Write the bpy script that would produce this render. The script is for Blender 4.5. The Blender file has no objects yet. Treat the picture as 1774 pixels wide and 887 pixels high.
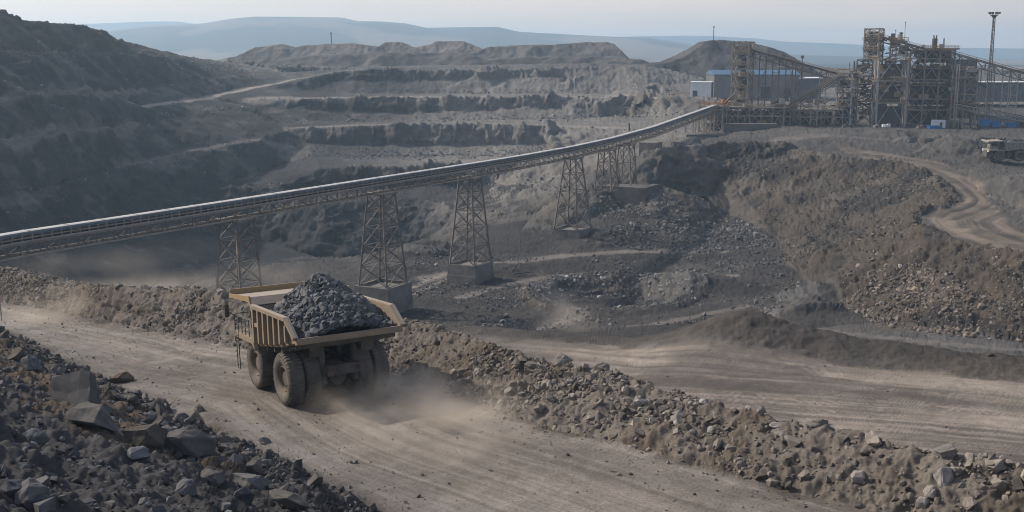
import bpy, bmesh, math, random
import numpy as np
from mathutils import Matrix, Vector
from mathutils.geometry import delaunay_2d_cdt

SC = bpy.context.scene
COL = SC.collection
RNG = np.random.default_rng(7)
random.seed(7)

# ------------------------------------------------------------------ camera
FPX, HY, CXP, CYP, CAMZ = 1902.0, 105.0, 887.0, 443.5, 20.0
PITCH = math.atan((CYP - HY) / FPX)
cam = bpy.data.cameras.new("camera")
cam.sensor_width = 36.0
cam.lens = 36.0 * FPX / 1774.0
cam.clip_start = 0.5
cam.clip_end = 30000.0
camo = bpy.data.objects.new("camera", cam)
camo.location = (0, 0, CAMZ)
camo.rotation_euler = (math.pi / 2 - PITCH, 0, 0)
COL.objects.link(camo)
SC.camera = camo

# ------------------------------------------------------------------ sky, sun, exposure
SUN_AZ, SUN_EL = math.radians(-66), math.radians(36)
world = bpy.data.worlds.new("World")
SC.world = world
world.use_nodes = True
wn = world.node_tree
bg = wn.nodes["Background"]
sky = wn.nodes.new("ShaderNodeTexSky")
sky.sky_type = 'NISHITA'
sky.sun_disc = False
sky.sun_elevation = SUN_EL
sky.sun_rotation = SUN_AZ
sky.air_density = 1.0
sky.dust_density = 2.5
sky.ozone_density = 1.0
# thin high overcast: a pale veil, thickest low over the horizon, with soft uneven cloud
_tc = wn.nodes.new("ShaderNodeTexCoord")
_sx = wn.nodes.new("ShaderNodeSeparateXYZ"); wn.links.new(_tc.outputs["Generated"], _sx.inputs[0])
_el = wn.nodes.new("ShaderNodeMapRange"); _el.interpolation_type = 'SMOOTHSTEP'
_el.inputs[1].default_value = 0.02; _el.inputs[2].default_value = 0.30; _el.inputs[3].default_value = 0.62; _el.inputs[4].default_value = 0.10
wn.links.new(_sx.outputs[2], _el.inputs[0])
_mp = wn.nodes.new("ShaderNodeMapping"); _mp.inputs["Scale"].default_value = (2.2, 2.2, 16.0); wn.links.new(_tc.outputs["Generated"], _mp.inputs[0])
_nz = wn.nodes.new("ShaderNodeTexNoise"); _nz.inputs["Scale"].default_value = 2.0; _nz.inputs["Detail"].default_value = 5; wn.links.new(_mp.outputs[0], _nz.inputs["Vector"])
_cl = wn.nodes.new("ShaderNodeMapRange"); _cl.inputs[1].default_value = 0.3; _cl.inputs[2].default_value = 0.7; _cl.inputs[3].default_value = 0.75; _cl.inputs[4].default_value = 1.15
wn.links.new(_nz.outputs["Fac"], _cl.inputs[0])
_mu = wn.nodes.new("ShaderNodeMath"); _mu.operation = 'MULTIPLY'; _mu.use_clamp = True
wn.links.new(_el.outputs[0], _mu.inputs[0]); wn.links.new(_cl.outputs[0], _mu.inputs[1])
_mx = wn.nodes.new("ShaderNodeMix"); _mx.data_type = 'RGBA'
wn.links.new(_mu.outputs[0], _mx.inputs[0]); wn.links.new(sky.outputs[0], _mx.inputs[6]); _mx.inputs[7].default_value = (8.2, 6.1, 4.75, 1)
wn.links.new(_mx.outputs[2], bg.inputs[0])
bg.inputs[1].default_value = 0.15
sun = bpy.data.lights.new("sun", 'SUN')
sun.energy = 4.3
sun.angle = math.radians(0.5)
sun.color = (1.0, 0.89, 0.76)
suno = bpy.data.objects.new("sun", sun)
sd = Vector((math.sin(SUN_AZ) * math.cos(SUN_EL), math.cos(SUN_AZ) * math.cos(SUN_EL), math.sin(SUN_EL)))
suno.rotation_euler = sd.to_track_quat('Z', 'Y').to_euler()
suno.location = (0, 0, 300)
COL.objects.link(suno)
SC.view_settings.view_transform = 'Standard'
SC.view_settings.look = 'None'
SC.view_settings.exposure = 0.10
SC.view_settings.gamma = 1.0
SC.view_settings.use_curve_mapping = False
SC.cycles.use_denoising = True
SC.cycles.denoising_prefilter = 'ACCURATE'
SC.cycles.pixel_filter_type = 'BLACKMAN_HARRIS'
SC.cycles.filter_width = 1.0
SC.cycles.max_bounces = 6
SC.cycles.diffuse_bounces = 2
SC.cycles.glossy_bounces = 2
SC.cycles.transmission_bounces = 2
SC.cycles.volume_bounces = 2
SC.cycles.volume_step_rate = 2.0
SC.cycles.volume_max_steps = 256
HAZE_D = 0.00023
HAZE_C = (0.56, 0.785, 1.0)

# ------------------------------------------------------------------ picture-plane surveying helpers
FW = np.array([0, math.cos(PITCH), -math.sin(PITCH)])
UPV = np.array([0, math.sin(PITCH), math.cos(PITCH)])
RT = np.array([1.0, 0, 0])
CAM = np.array([0, 0, CAMZ])


def ray(px, py):
    return FW + RT * (px - CXP) / FPX + UPV * (CYP - py) / FPX


def Pd(px, py, d):
    v = ray(px, py)
    return CAM + v * (d / v[1])


def Pz(px, py, z):
    v = ray(px, py)
    return CAM + v * ((z - CAMZ) / v[2])


def project(P):
    d = np.asarray(P) - CAM
    w = d @ FW
    return CXP + FPX * (d @ RT) / w, CYP - FPX * (d @ UPV) / w


# ------------------------------------------------------------------ numpy noise
def _h(ix, iy, iz, seed):
    h = (ix.astype(np.uint32) * np.uint32(374761393) + iy.astype(np.uint32) * np.uint32(668265263)
         + iz.astype(np.uint32) * np.uint32(2147483647 - 58) + np.uint32((seed * 2654435761) & 0xffffffff))
    h = (h ^ (h >> np.uint32(13))) * np.uint32(1274126177)
    h = (h ^ (h >> np.uint32(16))) * np.uint32(2246822519)
    return ((h ^ (h >> np.uint32(15))) & np.uint32(0xffff)).astype(np.float32) / 65535.0


def vn(x, y, z=None, seed=0):
    x = np.asarray(x, np.float64); y = np.asarray(y, np.float64)
    x0 = np.floor(x).astype(np.int64); y0 = np.floor(y).astype(np.int64)
    fx = (x - x0).astype(np.float32); fy = (y - y0).astype(np.float32)
    fx = fx * fx * fx * (fx * (fx * 6 - 15) + 10); fy = fy * fy * fy * (fy * (fy * 6 - 15) + 10)
    if z is None:
        o = np.zeros_like(x0)
        a = _h(x0, y0, o, seed); b = _h(x0 + 1, y0, o, seed); c = _h(x0, y0 + 1, o, seed); d = _h(x0 + 1, y0 + 1, o, seed)
        return (a + (b - a) * fx) * (1 - fy) + (c + (d - c) * fx) * fy
    z = np.asarray(z, np.float64)
    z0 = np.floor(z).astype(np.int64)
    fz = (z - z0).astype(np.float32); fz = fz * fz * fz * (fz * (fz * 6 - 15) + 10)
    r = []
    for k in (0, 1):
        a = _h(x0, y0, z0 + k, seed); b = _h(x0 + 1, y0, z0 + k, seed)
        c = _h(x0, y0 + 1, z0 + k, seed); d = _h(x0 + 1, y0 + 1, z0 + k, seed)
        r.append((a + (b - a) * fx) * (1 - fy) + (c + (d - c) * fx) * fy)
    return r[0] + (r[1] - r[0]) * fz


def fbm(x, y, z=None, seed=0, oct=4, gain=0.5, ridged=False):
    t = 0; a = 1.0; s = 0; f = 1.0
    for o in range(oct):
        n = vn(x * f + 17.3 * o, y * f - 9.1 * o, None if z is None else z * f + 3.7 * o, seed + o)
        if ridged:
            n = 1 - np.abs(2 * n - 1)
        t = t + a * n; s += a; a *= gain; f *= 2.07
    return t / s


def sstep(a, b, x):
    t = np.clip((x - a) / (b - a), 0, 1)
    return t * t * (3 - 2 * t)


def seg_dist(X, Y, poly, val=None):
    """distance to polyline, signed side, arc length; optional value interpolated along it"""
    best = np.full(X.shape, 1e9); side = np.zeros(X.shape); al = np.zeros(X.shape)
    vv = np.zeros(X.shape) if val is not None else None
    acc = 0.0
    for i in range(len(poly) - 1):
        ax, ay = poly[i][:2]; bx, by = poly[i + 1][:2]
        dx, dy = bx - ax, by - ay
        L = math.hypot(dx, dy) + 1e-9
        t = np.clip(((X - ax) * dx + (Y - ay) * dy) / L ** 2, 0, 1)
        qx = X - ax - t * dx; qy = Y - ay - t * dy
        d = np.hypot(qx, qy)
        m = d < best
        best[m] = d[m]
        side[m] = np.sign(dx * qy - dy * qx)[m]
        al[m] = (acc + t * L)[m]
        if val is not None:
            vv[m] = (val[i] + (val[i + 1] - val[i]) * t)[m]
        acc += L
    return best, side, al, vv


def in_poly(X, Y, poly):
    ins = np.zeros(X.shape, bool)
    n = len(poly)
    for i in range(n):
        x1, y1 = poly[i][:2]; x2, y2 = poly[(i + 1) % n][:2]
        if y1 == y2:
            continue
        c = ((y1 > Y) != (y2 > Y)) & (X < (x2 - x1) * (Y - y1) / (y2 - y1) + x1)
        ins ^= c
    return ins


# ------------------------------------------------------------------ materials
def new_mat(name):
    m = bpy.data.materials.new(name)
    m.use_nodes = True
    nt = m.node_tree
    b = nt.nodes["Principled BSDF"]
    return m, nt, b


def surf(name, c1, c2, scale=3.0, rough=0.8, metal=0.0, bump=0.0, bscale=None, dust=None, detail=5.0, spec=0.3):
    """noise-mottled paint / metal / stone; dust = a pale film lying on upward faces"""
    m, nt, b = new_mat(name)
    N, L = nt.nodes, nt.links
    tc = N.new("ShaderNodeTexCoord")
    nz = N.new("ShaderNodeTexNoise")
    nz.inputs["Scale"].default_value = scale; nz.inputs["Detail"].default_value = detail
    nz.inputs["Roughness"].default_value = 0.65
    L.new(tc.outputs["Object"], nz.inputs["Vector"])
    rmp = N.new("ShaderNodeMapRange")
    rmp.inputs[1].default_value = 0.32; rmp.inputs[2].default_value = 0.68
    L.new(nz.outputs["Fac"], rmp.inputs[0])
    mx = N.new("ShaderNodeMix"); mx.data_type = 'RGBA'
    mx.inputs[6].default_value = (*c1, 1); mx.inputs[7].default_value = (*c2, 1)
    L.new(rmp.outputs[0], mx.inputs[0])
    out = mx.outputs[2]
    if dust:
        g = N.new("ShaderNodeNewGeometry")
        sp = N.new("ShaderNodeSeparateXYZ"); L.new(g.outputs["Normal"], sp.inputs[0])
        mr = N.new("ShaderNodeMapRange"); mr.inputs[1].default_value = 0.1; mr.inputs[2].default_value = 0.9
        mr.inputs[3].default_value = dust[3] * 0.35; mr.inputs[4].default_value = dust[3]
        L.new(sp.outputs[2], mr.inputs[0])
        n2 = N.new("ShaderNodeTexNoise"); n2.inputs["Scale"].default_value = scale * 0.6; n2.inputs["Detail"].default_value = 4
        L.new(tc.outputs["Object"], n2.inputs["Vector"])
        mu = N.new("ShaderNodeMath"); mu.operation = 'MULTIPLY_ADD'
        L.new(n2.outputs["Fac"], mu.inputs[0]); mu.inputs[1].default_value = 0.8
        L.new(mr.outputs[0], mu.inputs[2])
        su = N.new("ShaderNodeMath"); su.operation = 'SUBTRACT'; su.inputs[1].default_value = 0.4; su.use_clamp = True
        L.new(mu.outputs[0], su.inputs[0])
        m2 = N.new("ShaderNodeMix"); m2.data_type = 'RGBA'
        L.new(su.outputs[0], m2.inputs[0]); L.new(out, m2.inputs[6]); m2.inputs[7].default_value = (*dust[:3], 1)
        out = m2.outputs[2]
    L.new(out, b.inputs["Base Color"])
    b.inputs["Roughness"].default_value = rough
    b.inputs["Metallic"].default_value = metal
    b.inputs["Specular IOR Level"].default_value = spec
    if bump:
        bn = N.new("ShaderNodeTexNoise"); bn.inputs["Scale"].default_value = bscale or scale * 4; bn.inputs["Detail"].default_value = 6
        L.new(tc.outputs["Object"], bn.inputs["Vector"])
        bp = N.new("ShaderNodeBump"); bp.inputs["Strength"].default_value = bump; bp.inputs["Distance"].default_value = 0.05
        L.new(bn.outputs["Fac"], bp.inputs["Height"]); L.new(bp.outputs[0], b.inputs["Normal"])
    return m


def earth(name, fine=2.2, bump=0.6, dist=0.25, speck=0.35):
    """ground: colour of the soil is a vertex attribute, broken up by noise nodes"""
    m, nt, b = new_mat(name)
    N, L = nt.nodes, nt.links
    at = N.new("ShaderNodeAttribute"); at.attribute_name = "soil"
    tc = N.new("ShaderNodeTexCoord")
    n1 = N.new("ShaderNodeTexNoise"); n1.inputs["Scale"].default_value = fine; n1.inputs["Detail"].default_value = 8
    n1.inputs["Roughness"].default_value = 0.75
    L.new(tc.outputs["Object"], n1.inputs["Vector"])
    n2 = N.new("ShaderNodeTexNoise"); n2.inputs["Scale"].default_value = 0.11; n2.inputs["Detail"].default_value = 6
    L.new(tc.outputs["Object"], n2.inputs["Vector"])
    a = N.new("ShaderNodeMapRange"); a.inputs[1].default_value = 0.25; a.inputs[2].default_value = 0.75
    a.inputs[3].default_value = 1 - speck; a.inputs[4].default_value = 1 + speck
    L.new(n1.outputs["Fac"], a.inputs[0])
    a2 = N.new("ShaderNodeMapRange"); a2.inputs[1].default_value = 0.3; a2.inputs[2].default_value = 0.7
    a2.inputs[3].default_value = 0.85; a2.inputs[4].default_value = 1.15
    L.new(n2.outputs["Fac"], a2.inputs[0])
    mu = N.new("ShaderNodeMath"); mu.operation = 'MULTIPLY'; L.new(a.outputs[0], mu.inputs[0]); L.new(a2.outputs[0], mu.inputs[1])
    vm = N.new("ShaderNodeVectorMath"); vm.operation = 'SCALE'
    L.new(at.outputs["Color"], vm.inputs[0]); L.new(mu.outputs[0], vm.inputs["Scale"])
    L.new(vm.outputs[0], b.inputs["Base Color"])
    b.inputs["Roughness"].default_value = 0.95
    b.inputs["Specular IOR Level"].default_value = 0.12
    if bump:
        bp = N.new("ShaderNodeBump"); bp.inputs["Strength"].default_value = bump; bp.inputs["Distance"].default_value = dist
        L.new(n1.outputs["Fac"], bp.inputs["Height"]); L.new(bp.outputs[0], b.inputs["Normal"])
    return m


# ------------------------------------------------------------------ object helpers
def tag(o, label=None, cat=None, group=None, kind=None):
    if label: o["label"] = label
    if cat: o["category"] = cat
    if group: o["group"] = group
    if kind: o["kind"] = kind
    return o


def thing(name, label, cat, loc=(0, 0, 0), rotz=0.0, group=None):
    o = bpy.data.objects.new(name, None)
    o.empty_display_size = 0.5
    o.location = loc
    o.rotation_euler = (0, 0, rotz)
    COL.objects.link(o)
    return tag(o, label, cat, group)


def mesh_np(name, V, Fc, mat, parent=None, smooth=False, soil=None, k=None):
    """V (n,3); Fc (m,k) array of equal-size faces"""
    V = np.asarray(V, np.float32); Fc = np.asarray(Fc, np.int32)
    k = Fc.shape[1]
    me = bpy.data.meshes.new(name)
    me.vertices.add(len(V)); me.vertices.foreach_set("co", V.ravel())
    me.loops.add(Fc.size); me.loops.foreach_set("vertex_index", Fc.ravel())
    me.polygons.add(len(Fc))
    me.polygons.foreach_set("loop_start", np.arange(0, Fc.size, k, dtype=np.int32))
    me.polygons.foreach_set("use_smooth", np.full(len(Fc), smooth, bool))
    me.update(calc_edges=True)
    if soil is not None:
        at = me.attributes.new("soil", 'FLOAT_COLOR', 'POINT')
        c = np.ones((len(V), 4), np.float32); c[:, :3] = soil
        at.data.foreach_set("color", c.ravel())
    if mat: me.materials.append(mat)
    o = bpy.data.objects.new(name, me)
    COL.objects.link(o)
    if parent is not None: o.parent = parent
    return o


class MB:
    """collects bars, boxes, plates, lathes; build() links them as one mesh object"""
    def __init__(s):
        s.v = []; s.f = []

    def add(s, vs, fs):
        n = len(s.v)
        s.v.extend([tuple(map(float, v)) for v in vs]); s.f.extend([tuple(i + n for i in f) for f in fs])

    def box(s, x0, x1, y0, y1, z0, z1):
        s.add([(x0, y0, z0), (x1, y0, z0), (x1, y1, z0), (x0, y1, z0), (x0, y0, z1), (x1, y0, z1), (x1, y1, z1), (x0, y1, z1)],
              [(0, 3, 2, 1), (4, 5, 6, 7), (0, 1, 5, 4), (1, 2, 6, 5), (2, 3, 7, 6), (3, 0, 4, 7)])

    def bar(s, p, q, w, h=None):
        p = Vector(p); q = Vector(q); h = h or w
        d = q - p
        if d.length < 1e-6: return
        d.normalize()
        r = d.cross(Vector((0, 0, 1)))
        if r.length < 1e-3: r = Vector((1, 0, 0))
        r.normalize(); u = r.cross(d)
        r *= w / 2; u *= h / 2
        s.add([p - r - u, p + r - u, p + r + u, p - r + u, q - r - u, q + r - u, q + r + u, q - r + u],
              [(0, 1, 2, 3), (7, 6, 5, 4), (0, 4, 5, 1), (1, 5, 6, 2), (2, 6, 7, 3), (3, 7, 4, 0)])

    def tube(s, p, q, r, r2=None, n=10, caps=True):
        p = Vector(p); q = Vector(q); r2 = r if r2 is None else r2
        d = (q - p).normalized()
        a = d.cross(Vector((0, 0, 1)))
        if a.length < 1e-3: a = Vector((1, 0, 0))
        a.normalize(); b = d.cross(a)
        vs = []
        for i in range(n):
            t = 2 * math.pi * i / n
            e = a * math.cos(t) + b * math.sin(t)
            vs += [p + e * r, q + e * r2]
        fs = [(2 * i, 2 * i + 1, (2 * i + 3) % (2 * n), (2 * i + 2) % (2 * n)) for i in range(n)]
        if caps:
            fs += [tuple(2 * i for i in range(n)), tuple(2 * i + 1 for i in reversed(range(n)))]
        s.add(vs, fs)

    def prism(s, pts, axis, a, b):
        """polygon pts (u,v) extruded along axis 'x','y','z' from a to b"""
        n = len(pts)
        def mk(u, v, t):
            return (t, u, v) if axis == 'x' else ((u, t, v) if axis == 'y' else (u, v, t))
        vs = [mk(u, v, a) for u, v in pts] + [mk(u, v, b) for u, v in pts]
        fs = [tuple(reversed(range(n))), tuple(range(n, 2 * n))] + [(i, (i + 1) % n, n + (i + 1) % n, n + i) for i in range(n)]
        s.add(vs, fs)

    def lathe(s, prof, n=40, axis='x', c=(0, 0, 0)):
        """prof list of (t, r) along axis"""
        m = len(prof); vs = []
        for i in range(n):
            a = 2 * math.pi * i / n
            for t, r in prof:
                if axis == 'x': vs.append((c[0] + t, c[1] + r * math.cos(a), c[2] + r * math.sin(a)))
                else: vs.append((c[0] + r * math.cos(a), c[1] + r * math.sin(a), c[2] + t))
        fs = []
        for i in range(n):
            j = (i + 1) % n
            for k in range(m - 1):
                fs.append((i * m + k, i * m + k + 1, j * m + k + 1, j * m + k))
        s.add(vs, fs)

    def build(s, name, mat, parent=None, smooth=False, bevel=0.0):
        me = bpy.data.meshes.new(name)
        me.from_pydata(s.v, [], s.f)
        me.materials.append(mat)
        bm = bmesh.new(); bm.from_mesh(me)
        bmesh.ops.recalc_face_normals(bm, faces=bm.faces)
        if bevel:
            es = [e for e in bm.edges if len(e.link_faces) == 2 and e.calc_face_angle(0) > 0.6]
            bmesh.ops.bevel(bm, geom=es, offset=bevel, segments=2, affect='EDGES', clamp_overlap=True)
        bm.to_mesh(me); bm.free()
        if smooth:
            me.shade_smooth()
            try: me.set_sharp_from_angle(angle=math.radians(38))
            except Exception: pass
        o = bpy.data.objects.new(name, me)
        COL.objects.link(o)
        if parent is not None: o.parent = parent
        return o


def copy_tree(o, parent=None):
    c = o.copy(); COL.objects.link(c)
    if parent is not None: c.parent = parent
    for ch in list(o.children): copy_tree(ch, c)
    return c


# ================================================================== TERRAIN
TRK = np.array([-10.76, 63.55])


def zroad(x, y):
    s = (x - TRK[0]) * -0.6 + (y - TRK[1]) * 0.8
    return -0.075 * np.clip(s, -30, 75)


def Pf(px, py, h=0.0, fn=zroad):
    z = 0.0
    for _ in range(12):
        q = Pz(px, py, z); z = 0.5 * z + 0.5 * (float(fn(q[0], q[1])) + h)
    return Pz(px, py, z)


PTS = []
LINES = {}


def dens(pl, step=None):
    out = []
    for i in range(len(pl) - 1):
        a, b = np.array(pl[i], float), np.array(pl[i + 1], float)
        D = max(15.0, min(np.hypot(*a[:2]), np.hypot(*b[:2])))
        st = step or max(1.5, 0.016 * D)
        n = max(1, int(np.hypot(*(b - a)[:2]) / st))
        out += [a + (b - a) * k / n for k in range(n)]
    out.append(np.array(pl[-1], float))
    return out


def line(name, pl, step=None, use=True):
    LINES[name] = [np.array(p, float) for p in pl]
    if use: PTS.extend(dens(pl, step))
    return LINES[name]


def zl(*a):      # (px,py,z) triples
    return [Pz(*t) for t in a]


def dl(*a):      # (px,py,d) triples
    return [Pd(*t) for t in a]


def shift(pl, dx, dy, dz):
    return [np.array(p) + np.array([dx, dy, dz]) for p in pl]


# near edge / far edge of the haul road, berm beyond it
NE = [Pf(*t) for t in ((-160, 505), (-60, 545), (0, 572), (100, 622), (230, 684), (350, 740), (450, 790), (560, 842), (680, 893), (800, 945), (980, 1030), (1300, 1180))]
FE = [Pf(*t) for t in ((-200, 505), (-80, 514), (0, 523), (150, 550), (300, 578), (420, 603), (560, 622), (690, 645), (800, 692), (900, 727), (1100, 777), (1300, 832), (1550, 897), (1700, 935), (1900, 990), (2200, 1090))]
line('NE', NE); line('FE', FE)
BC = [Pf(px, py, h) for px, py, h in ((-200, 446, 2.6), (-80, 452, 2.6), (0, 465, 2.6), (80, 486, 2.4), (150, 496, 2.6), (230, 499, 2.9), (300, 496, 3.2), (390, 508, 3.2), (560, 532, 2.8), (700, 556, 2.3), (790, 571, 2.3), (850, 598, 2.2), (960, 624, 2.0), (1050, 640, 2.0), (1150, 671, 1.7), (1250, 703, 1.5), (1350, 719, 1.7), (1450, 747, 1.6), (1520, 757, 1.9), (1600, 772, 2.1), (1700, 792, 2.2), (1774, 804, 2.2), (1900, 835, 2.2), (2200, 900, 2.2))]
line('BC', BC)
# foot of the slope the camera stands on
SIDE_CAM = float(seg_dist(np.array([0.0]), np.array([0.0]), NE)[1][0])
nx = np.linspace(-90, 60, 40); ny = np.linspace(-25, 95, 34)
gx, gy = np.meshgrid(nx, ny)
dd, sd_, al_, _ = seg_dist(gx, gy, NE)
for x, y, d, s in zip(gx.ravel(), gy.ravel(), dd.ravel(), sd_.ravel()):
    q = np.array([x, y])
    if s == SIDE_CAM and d > 2.5 and np.hypot(x, y) > 2:       # camera side
        zz = zroad(x, y) * max(0, 1 - d / 25) + 0.9 + 0.52 * (d - 2.0)
        if d > 6: zz -= 0.4
        PTS.append(np.array([x, y, min(zz, 16.2)]))
PTS.append(np.array([0.0, 0.0, 15.8]))

# behind the berm
left_back = [(-200, 446), (-80, 452), (0, 465), (80, 486), (150, 496), (230, 499), (300, 496), (390, 508), (560, 532), (700, 556), (790, 571), (850, 598)]
bb = [np.array(p) for p in BC[:12]]
PTS.extend(dens([p + np.array([2.0, 5.0, -1.6]) for p in bb[:10]]))
PTS.extend(dens([p + np.array([5.0, 11.0, -7]) for p in bb[:11]]))
PTS.extend(dens([p + np.array([12.0, 30.0, -17]) for p in bb[:7]], 6))
PTS.extend(dens([p + np.array([17.0, 47.0, -23.5]) for p in bb[:7]], 8))
# lower road behind the berm (right half)
LRF = zl((760, 576, -11.5), (850, 582, -10.5), (900, 585, -9.6), (1000, 592, -8.4), (1100, 602, -7.4), (1174, 609, -6.6), (1370, 621, -5.6), (1550, 636, -5.0), (1774, 656, -4.6), (2050, 680, -4.6))
line('LRF', LRF)
LRN = [np.array(p) + np.array([1.5, 5.0, 0]) for p in BC[11:]]
for p, z in zip(LRN, (-8.6, -6.8, -5.7, -5.0, -4.4, -3.9, -3.5, -3.2, -2.8, -2.4, -2.2, -2.0, -2.0)):
    p[2] = z
line('LRN', LRN)


def resamp(pl, n):
    pl = np.array(pl); L = np.concatenate([[0], np.cumsum(np.hypot(*(pl[1:] - pl[:-1])[:, :2].T))])
    t = np.linspace(0, L[-1], n)
    return np.stack([np.interp(t, L, pl[:, k]) for k in range(3)], -1)


_a, _b = resamp(LRN, 30), resamp(LRF, 30)
for t in (0.18, 0.36, 0.54, 0.72, 0.88):
    PTS.extend(list(_a * (1 - t) + _b * t))
# dark ridge on the far side of the lower road
RC = dl((790, 562, 132), (860, 566, 127), (950, 577, 119), (1080, 582, 111.5), (1200, 577, 104.5), (1280, 568, 101.5), (1340, 579, 99.5), (1440, 582, 97), (1550, 592, 94.5), (1650, 604, 92), (1774, 618, 90), (2050, 642, 89))
line('RC', RC)
PTS.extend(dens(shift(RC, 0.5, 4.0, -2.2)))
PTS.extend(dens(shift(RC, 2, 14, -8.5)))
# pit floor
fl = zl((620, 640, -28), (700, 600, -28), (800, 585, -27.5), (900, 572, -27), (1000, 565, -26.5), (1100, 560, -26), (1200, 556, -25), (1300, 552, -23),
        (1400, 568, -20), (1500, 580, -18.5), (1600, 592, -17.5), (1774, 607, -16.5), (2000, 625, -16.5))
line('floor0', fl)
line('floor1', zl((520, 520, -28), (600, 515, -28), (700, 520, -28), (850, 515, -28), (1000, 515, -27.6), (1100, 515, -27.2), (1200, 515, -26.6), (1300, 515, -25.6), (1370, 520, -24.5)))
line('floor2', zl((420, 488, -28), (520, 478, -28), (640, 470, -28), (760, 470, -28), (900, 470, -28), (1040, 470, -27.7), (1180, 470, -27.2), (1280, 470, -26.6), (1350, 480, -25.6)))
line('floor3', zl((440, 466, -28), (520, 456, -28), (600, 447, -28), (700, 443, -27.8), (748, 428, -27.4), (785, 420, -27.2), (850, 438, -27.5), (960, 434, -27.3), (1100, 434, -26.8), (1250, 436, -26.2)))
# big brown slope on the right: toe and crest
TR = dl((1222, 263, 345), (1252, 302, 334), (1290, 345, 318), (1330, 397, 284)) + zl((1362, 470, -25.8), (1430, 508, -24.5), (1500, 548, -21), (1600, 568, -18.8), (1700, 582, -17.6), (1774, 592, -17), (2000, 610, -17))
line('TR', TR)
CR = zl((1225, 250, -5.6), (1280, 249, -6.0), (1330, 251, -6.6), (1420, 266, -7.4), (1500, 277, -8.2), (1560, 284, -8.8), (1610, 298, -9.4), (1650, 326, -10), (1668, 348, -10.4), (1632, 362, -10.9), (1592, 374, -11), (1600, 390, -11.1), (1640, 410, -11.2), (1700, 429, -11.3), (1774, 446, -11.4), (1950, 480, -11.5))
line('CR', CR)
# middle-of-slope convexity
# yard above
line('yard1', zl((1200, 243, -5.2), (1300, 240, -5.2), (1420, 252, -6.6), (1500, 264, -7.6), (1580, 272, -8.6), (1650, 284, -9.4), (1774, 284, -10.4), (1950, 290, -10.5)))
line('yard2', zl((1400, 244, -6.0), (1500, 250, -6.9), (1600, 256, -8.0), (1690, 272, -10.0), (1774, 277, -10.4), (1950, 280, -10.4)))
line('yard3', zl((1350, 222, -3.2), (1420, 225, -3.3), (1500, 226, -3.3), (1600, 230, -3.6), (1690, 240, -4.2), (1774, 243, -4.4), (1950, 246, -4.4)))
line('yard4', zl((1190, 236, -4.9), (1240, 232, -4.6), (1300, 228, -4.2), (1345, 216, -3.2), (1420, 215, -3), (1500, 214, -3), (1650, 215, -3), (1774, 214, -3), (1950, 214, -3)))
line('yard5', zl((1240, 196, 0.0), (1320, 190, 0.0), (1420, 188, 0.4), (1550, 186, 0.8), (1700, 184, 1.0), (1950, 180, 1.0)))
line('yard6', zl((1180, 168, 3.4), (1250, 168, 3.4), (1400, 166, 3.6), (1600, 160, 4), (1774, 155, 4), (2000, 150, 4)))
line('yard7', zl((1250, 140, 8), (1400, 138, 8), (1600, 135, 8), (1774, 130, 8.5), (2000, 128, 8.5)))
# right bank above the switchback road
line('bank_toe', zl((1640, 292, -9.6), (1690, 318, -10.2), (1722, 345, -10.8), (1742, 368, -11.1), (1774, 396, -11.3), (1900, 430, -11.4)))
line('bank_top', zl((1700, 295, -8.2), (1740, 305, -6.6), (1774, 312, -5.8), (1900, 330, -5.6)))
# island between the two arms of the hairpin
# slope under the conveyor's uphill end
line('ab0', zl((1180, 250, -5.6), (1140, 246, -6.0), (1100, 240, -6.5)))
line('ab1', zl((1030, 298, -13), (1080, 292, -13), (1130, 290, -12.5)))
line('ab2', zl((1020, 325, -16.6), (1080, 322, -16.4), (1140, 320, -16)))
line('ab3', zl((1045, 368, -22.5), (1080, 364, -22.5), (1150, 364, -21.5)))
line('sc', dl((1140, 258, 334), (1168, 256, 336), (1195, 254, 338), (1214, 253, 342)))
line('st', dl((1160, 345, 327), (1215, 347, 328), (1258, 360, 321), (1310, 396, 289)))
line('ab4', zl((1050, 399, -24.4), (1100, 398, -24.4), (1200, 392, -24.4), (1290, 392, -23.6)))
line('ab5', zl((940, 428, -27), (1020, 428, -27), (1100, 424, -26.8), (1200, 420, -26.4), (1290, 424, -25.6)))
# back wall of the pit, benches from the rim down
line('w0', dl((590, 122, 560), (700, 122, 562), (820, 120, 562), (880, 119, 560), (990, 116, 555), (1080, 113, 560), (1150, 118, 590)))
line('w0b', zl((600, 116.5, 15.4), (800, 116, 15.4), (1000, 112, 16), (1120, 110, 16.5)), use=False)
line('w1m', dl((588, 140, 556), (700, 138, 559), (820, 137, 557), (960, 135, 552)))
line('w1', dl((585, 161, 543), (700, 162, 542), (820, 162, 541), (960, 162, 536), (1060, 163, 530), (1180, 164, 520)))
line('w2', dl((440, 173, 495), (560, 171, 500), (700, 169, 500), (820, 168, 500), (960, 168, 498), (1080, 168, 492), (1200, 167, 470)))
line('w2m', dl((450, 190, 489), (560, 192, 496), (700, 193, 496), (820, 190, 496), (960, 186, 493)))
line('w3', dl((470, 211, 472), (560, 210, 482), (700, 209, 482), (820, 208, 480), (960, 206, 478), (1080, 202, 484), (1190, 200, 452)))
line('w4', dl((500, 223, 450), (560, 220, 452), (700, 217, 453), (820, 216, 453), (960, 219, 448), (1080, 225, 430), (1180, 232, 400)))
line('w4m', dl((530, 246, 446), (600, 251, 448), (700, 252, 449), (820, 252, 449), (960, 248, 443)))
line('w5', dl((540, 265, 430), (600, 268, 434), (700, 270, 434), (820, 269, 434), (960, 264, 430), (1060, 258, 405), (1140, 246, 385)))
line('w6', dl((560, 292, 400), (640, 290, 403), (740, 287, 405), (840, 284, 404), (940, 280, 395), (1040, 272, 375)))
line('w7', dl((570, 322, 396), (660, 322, 400), (760, 320, 402), (860, 322, 397), (960, 325, 360), (1010, 320, 345)))
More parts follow.
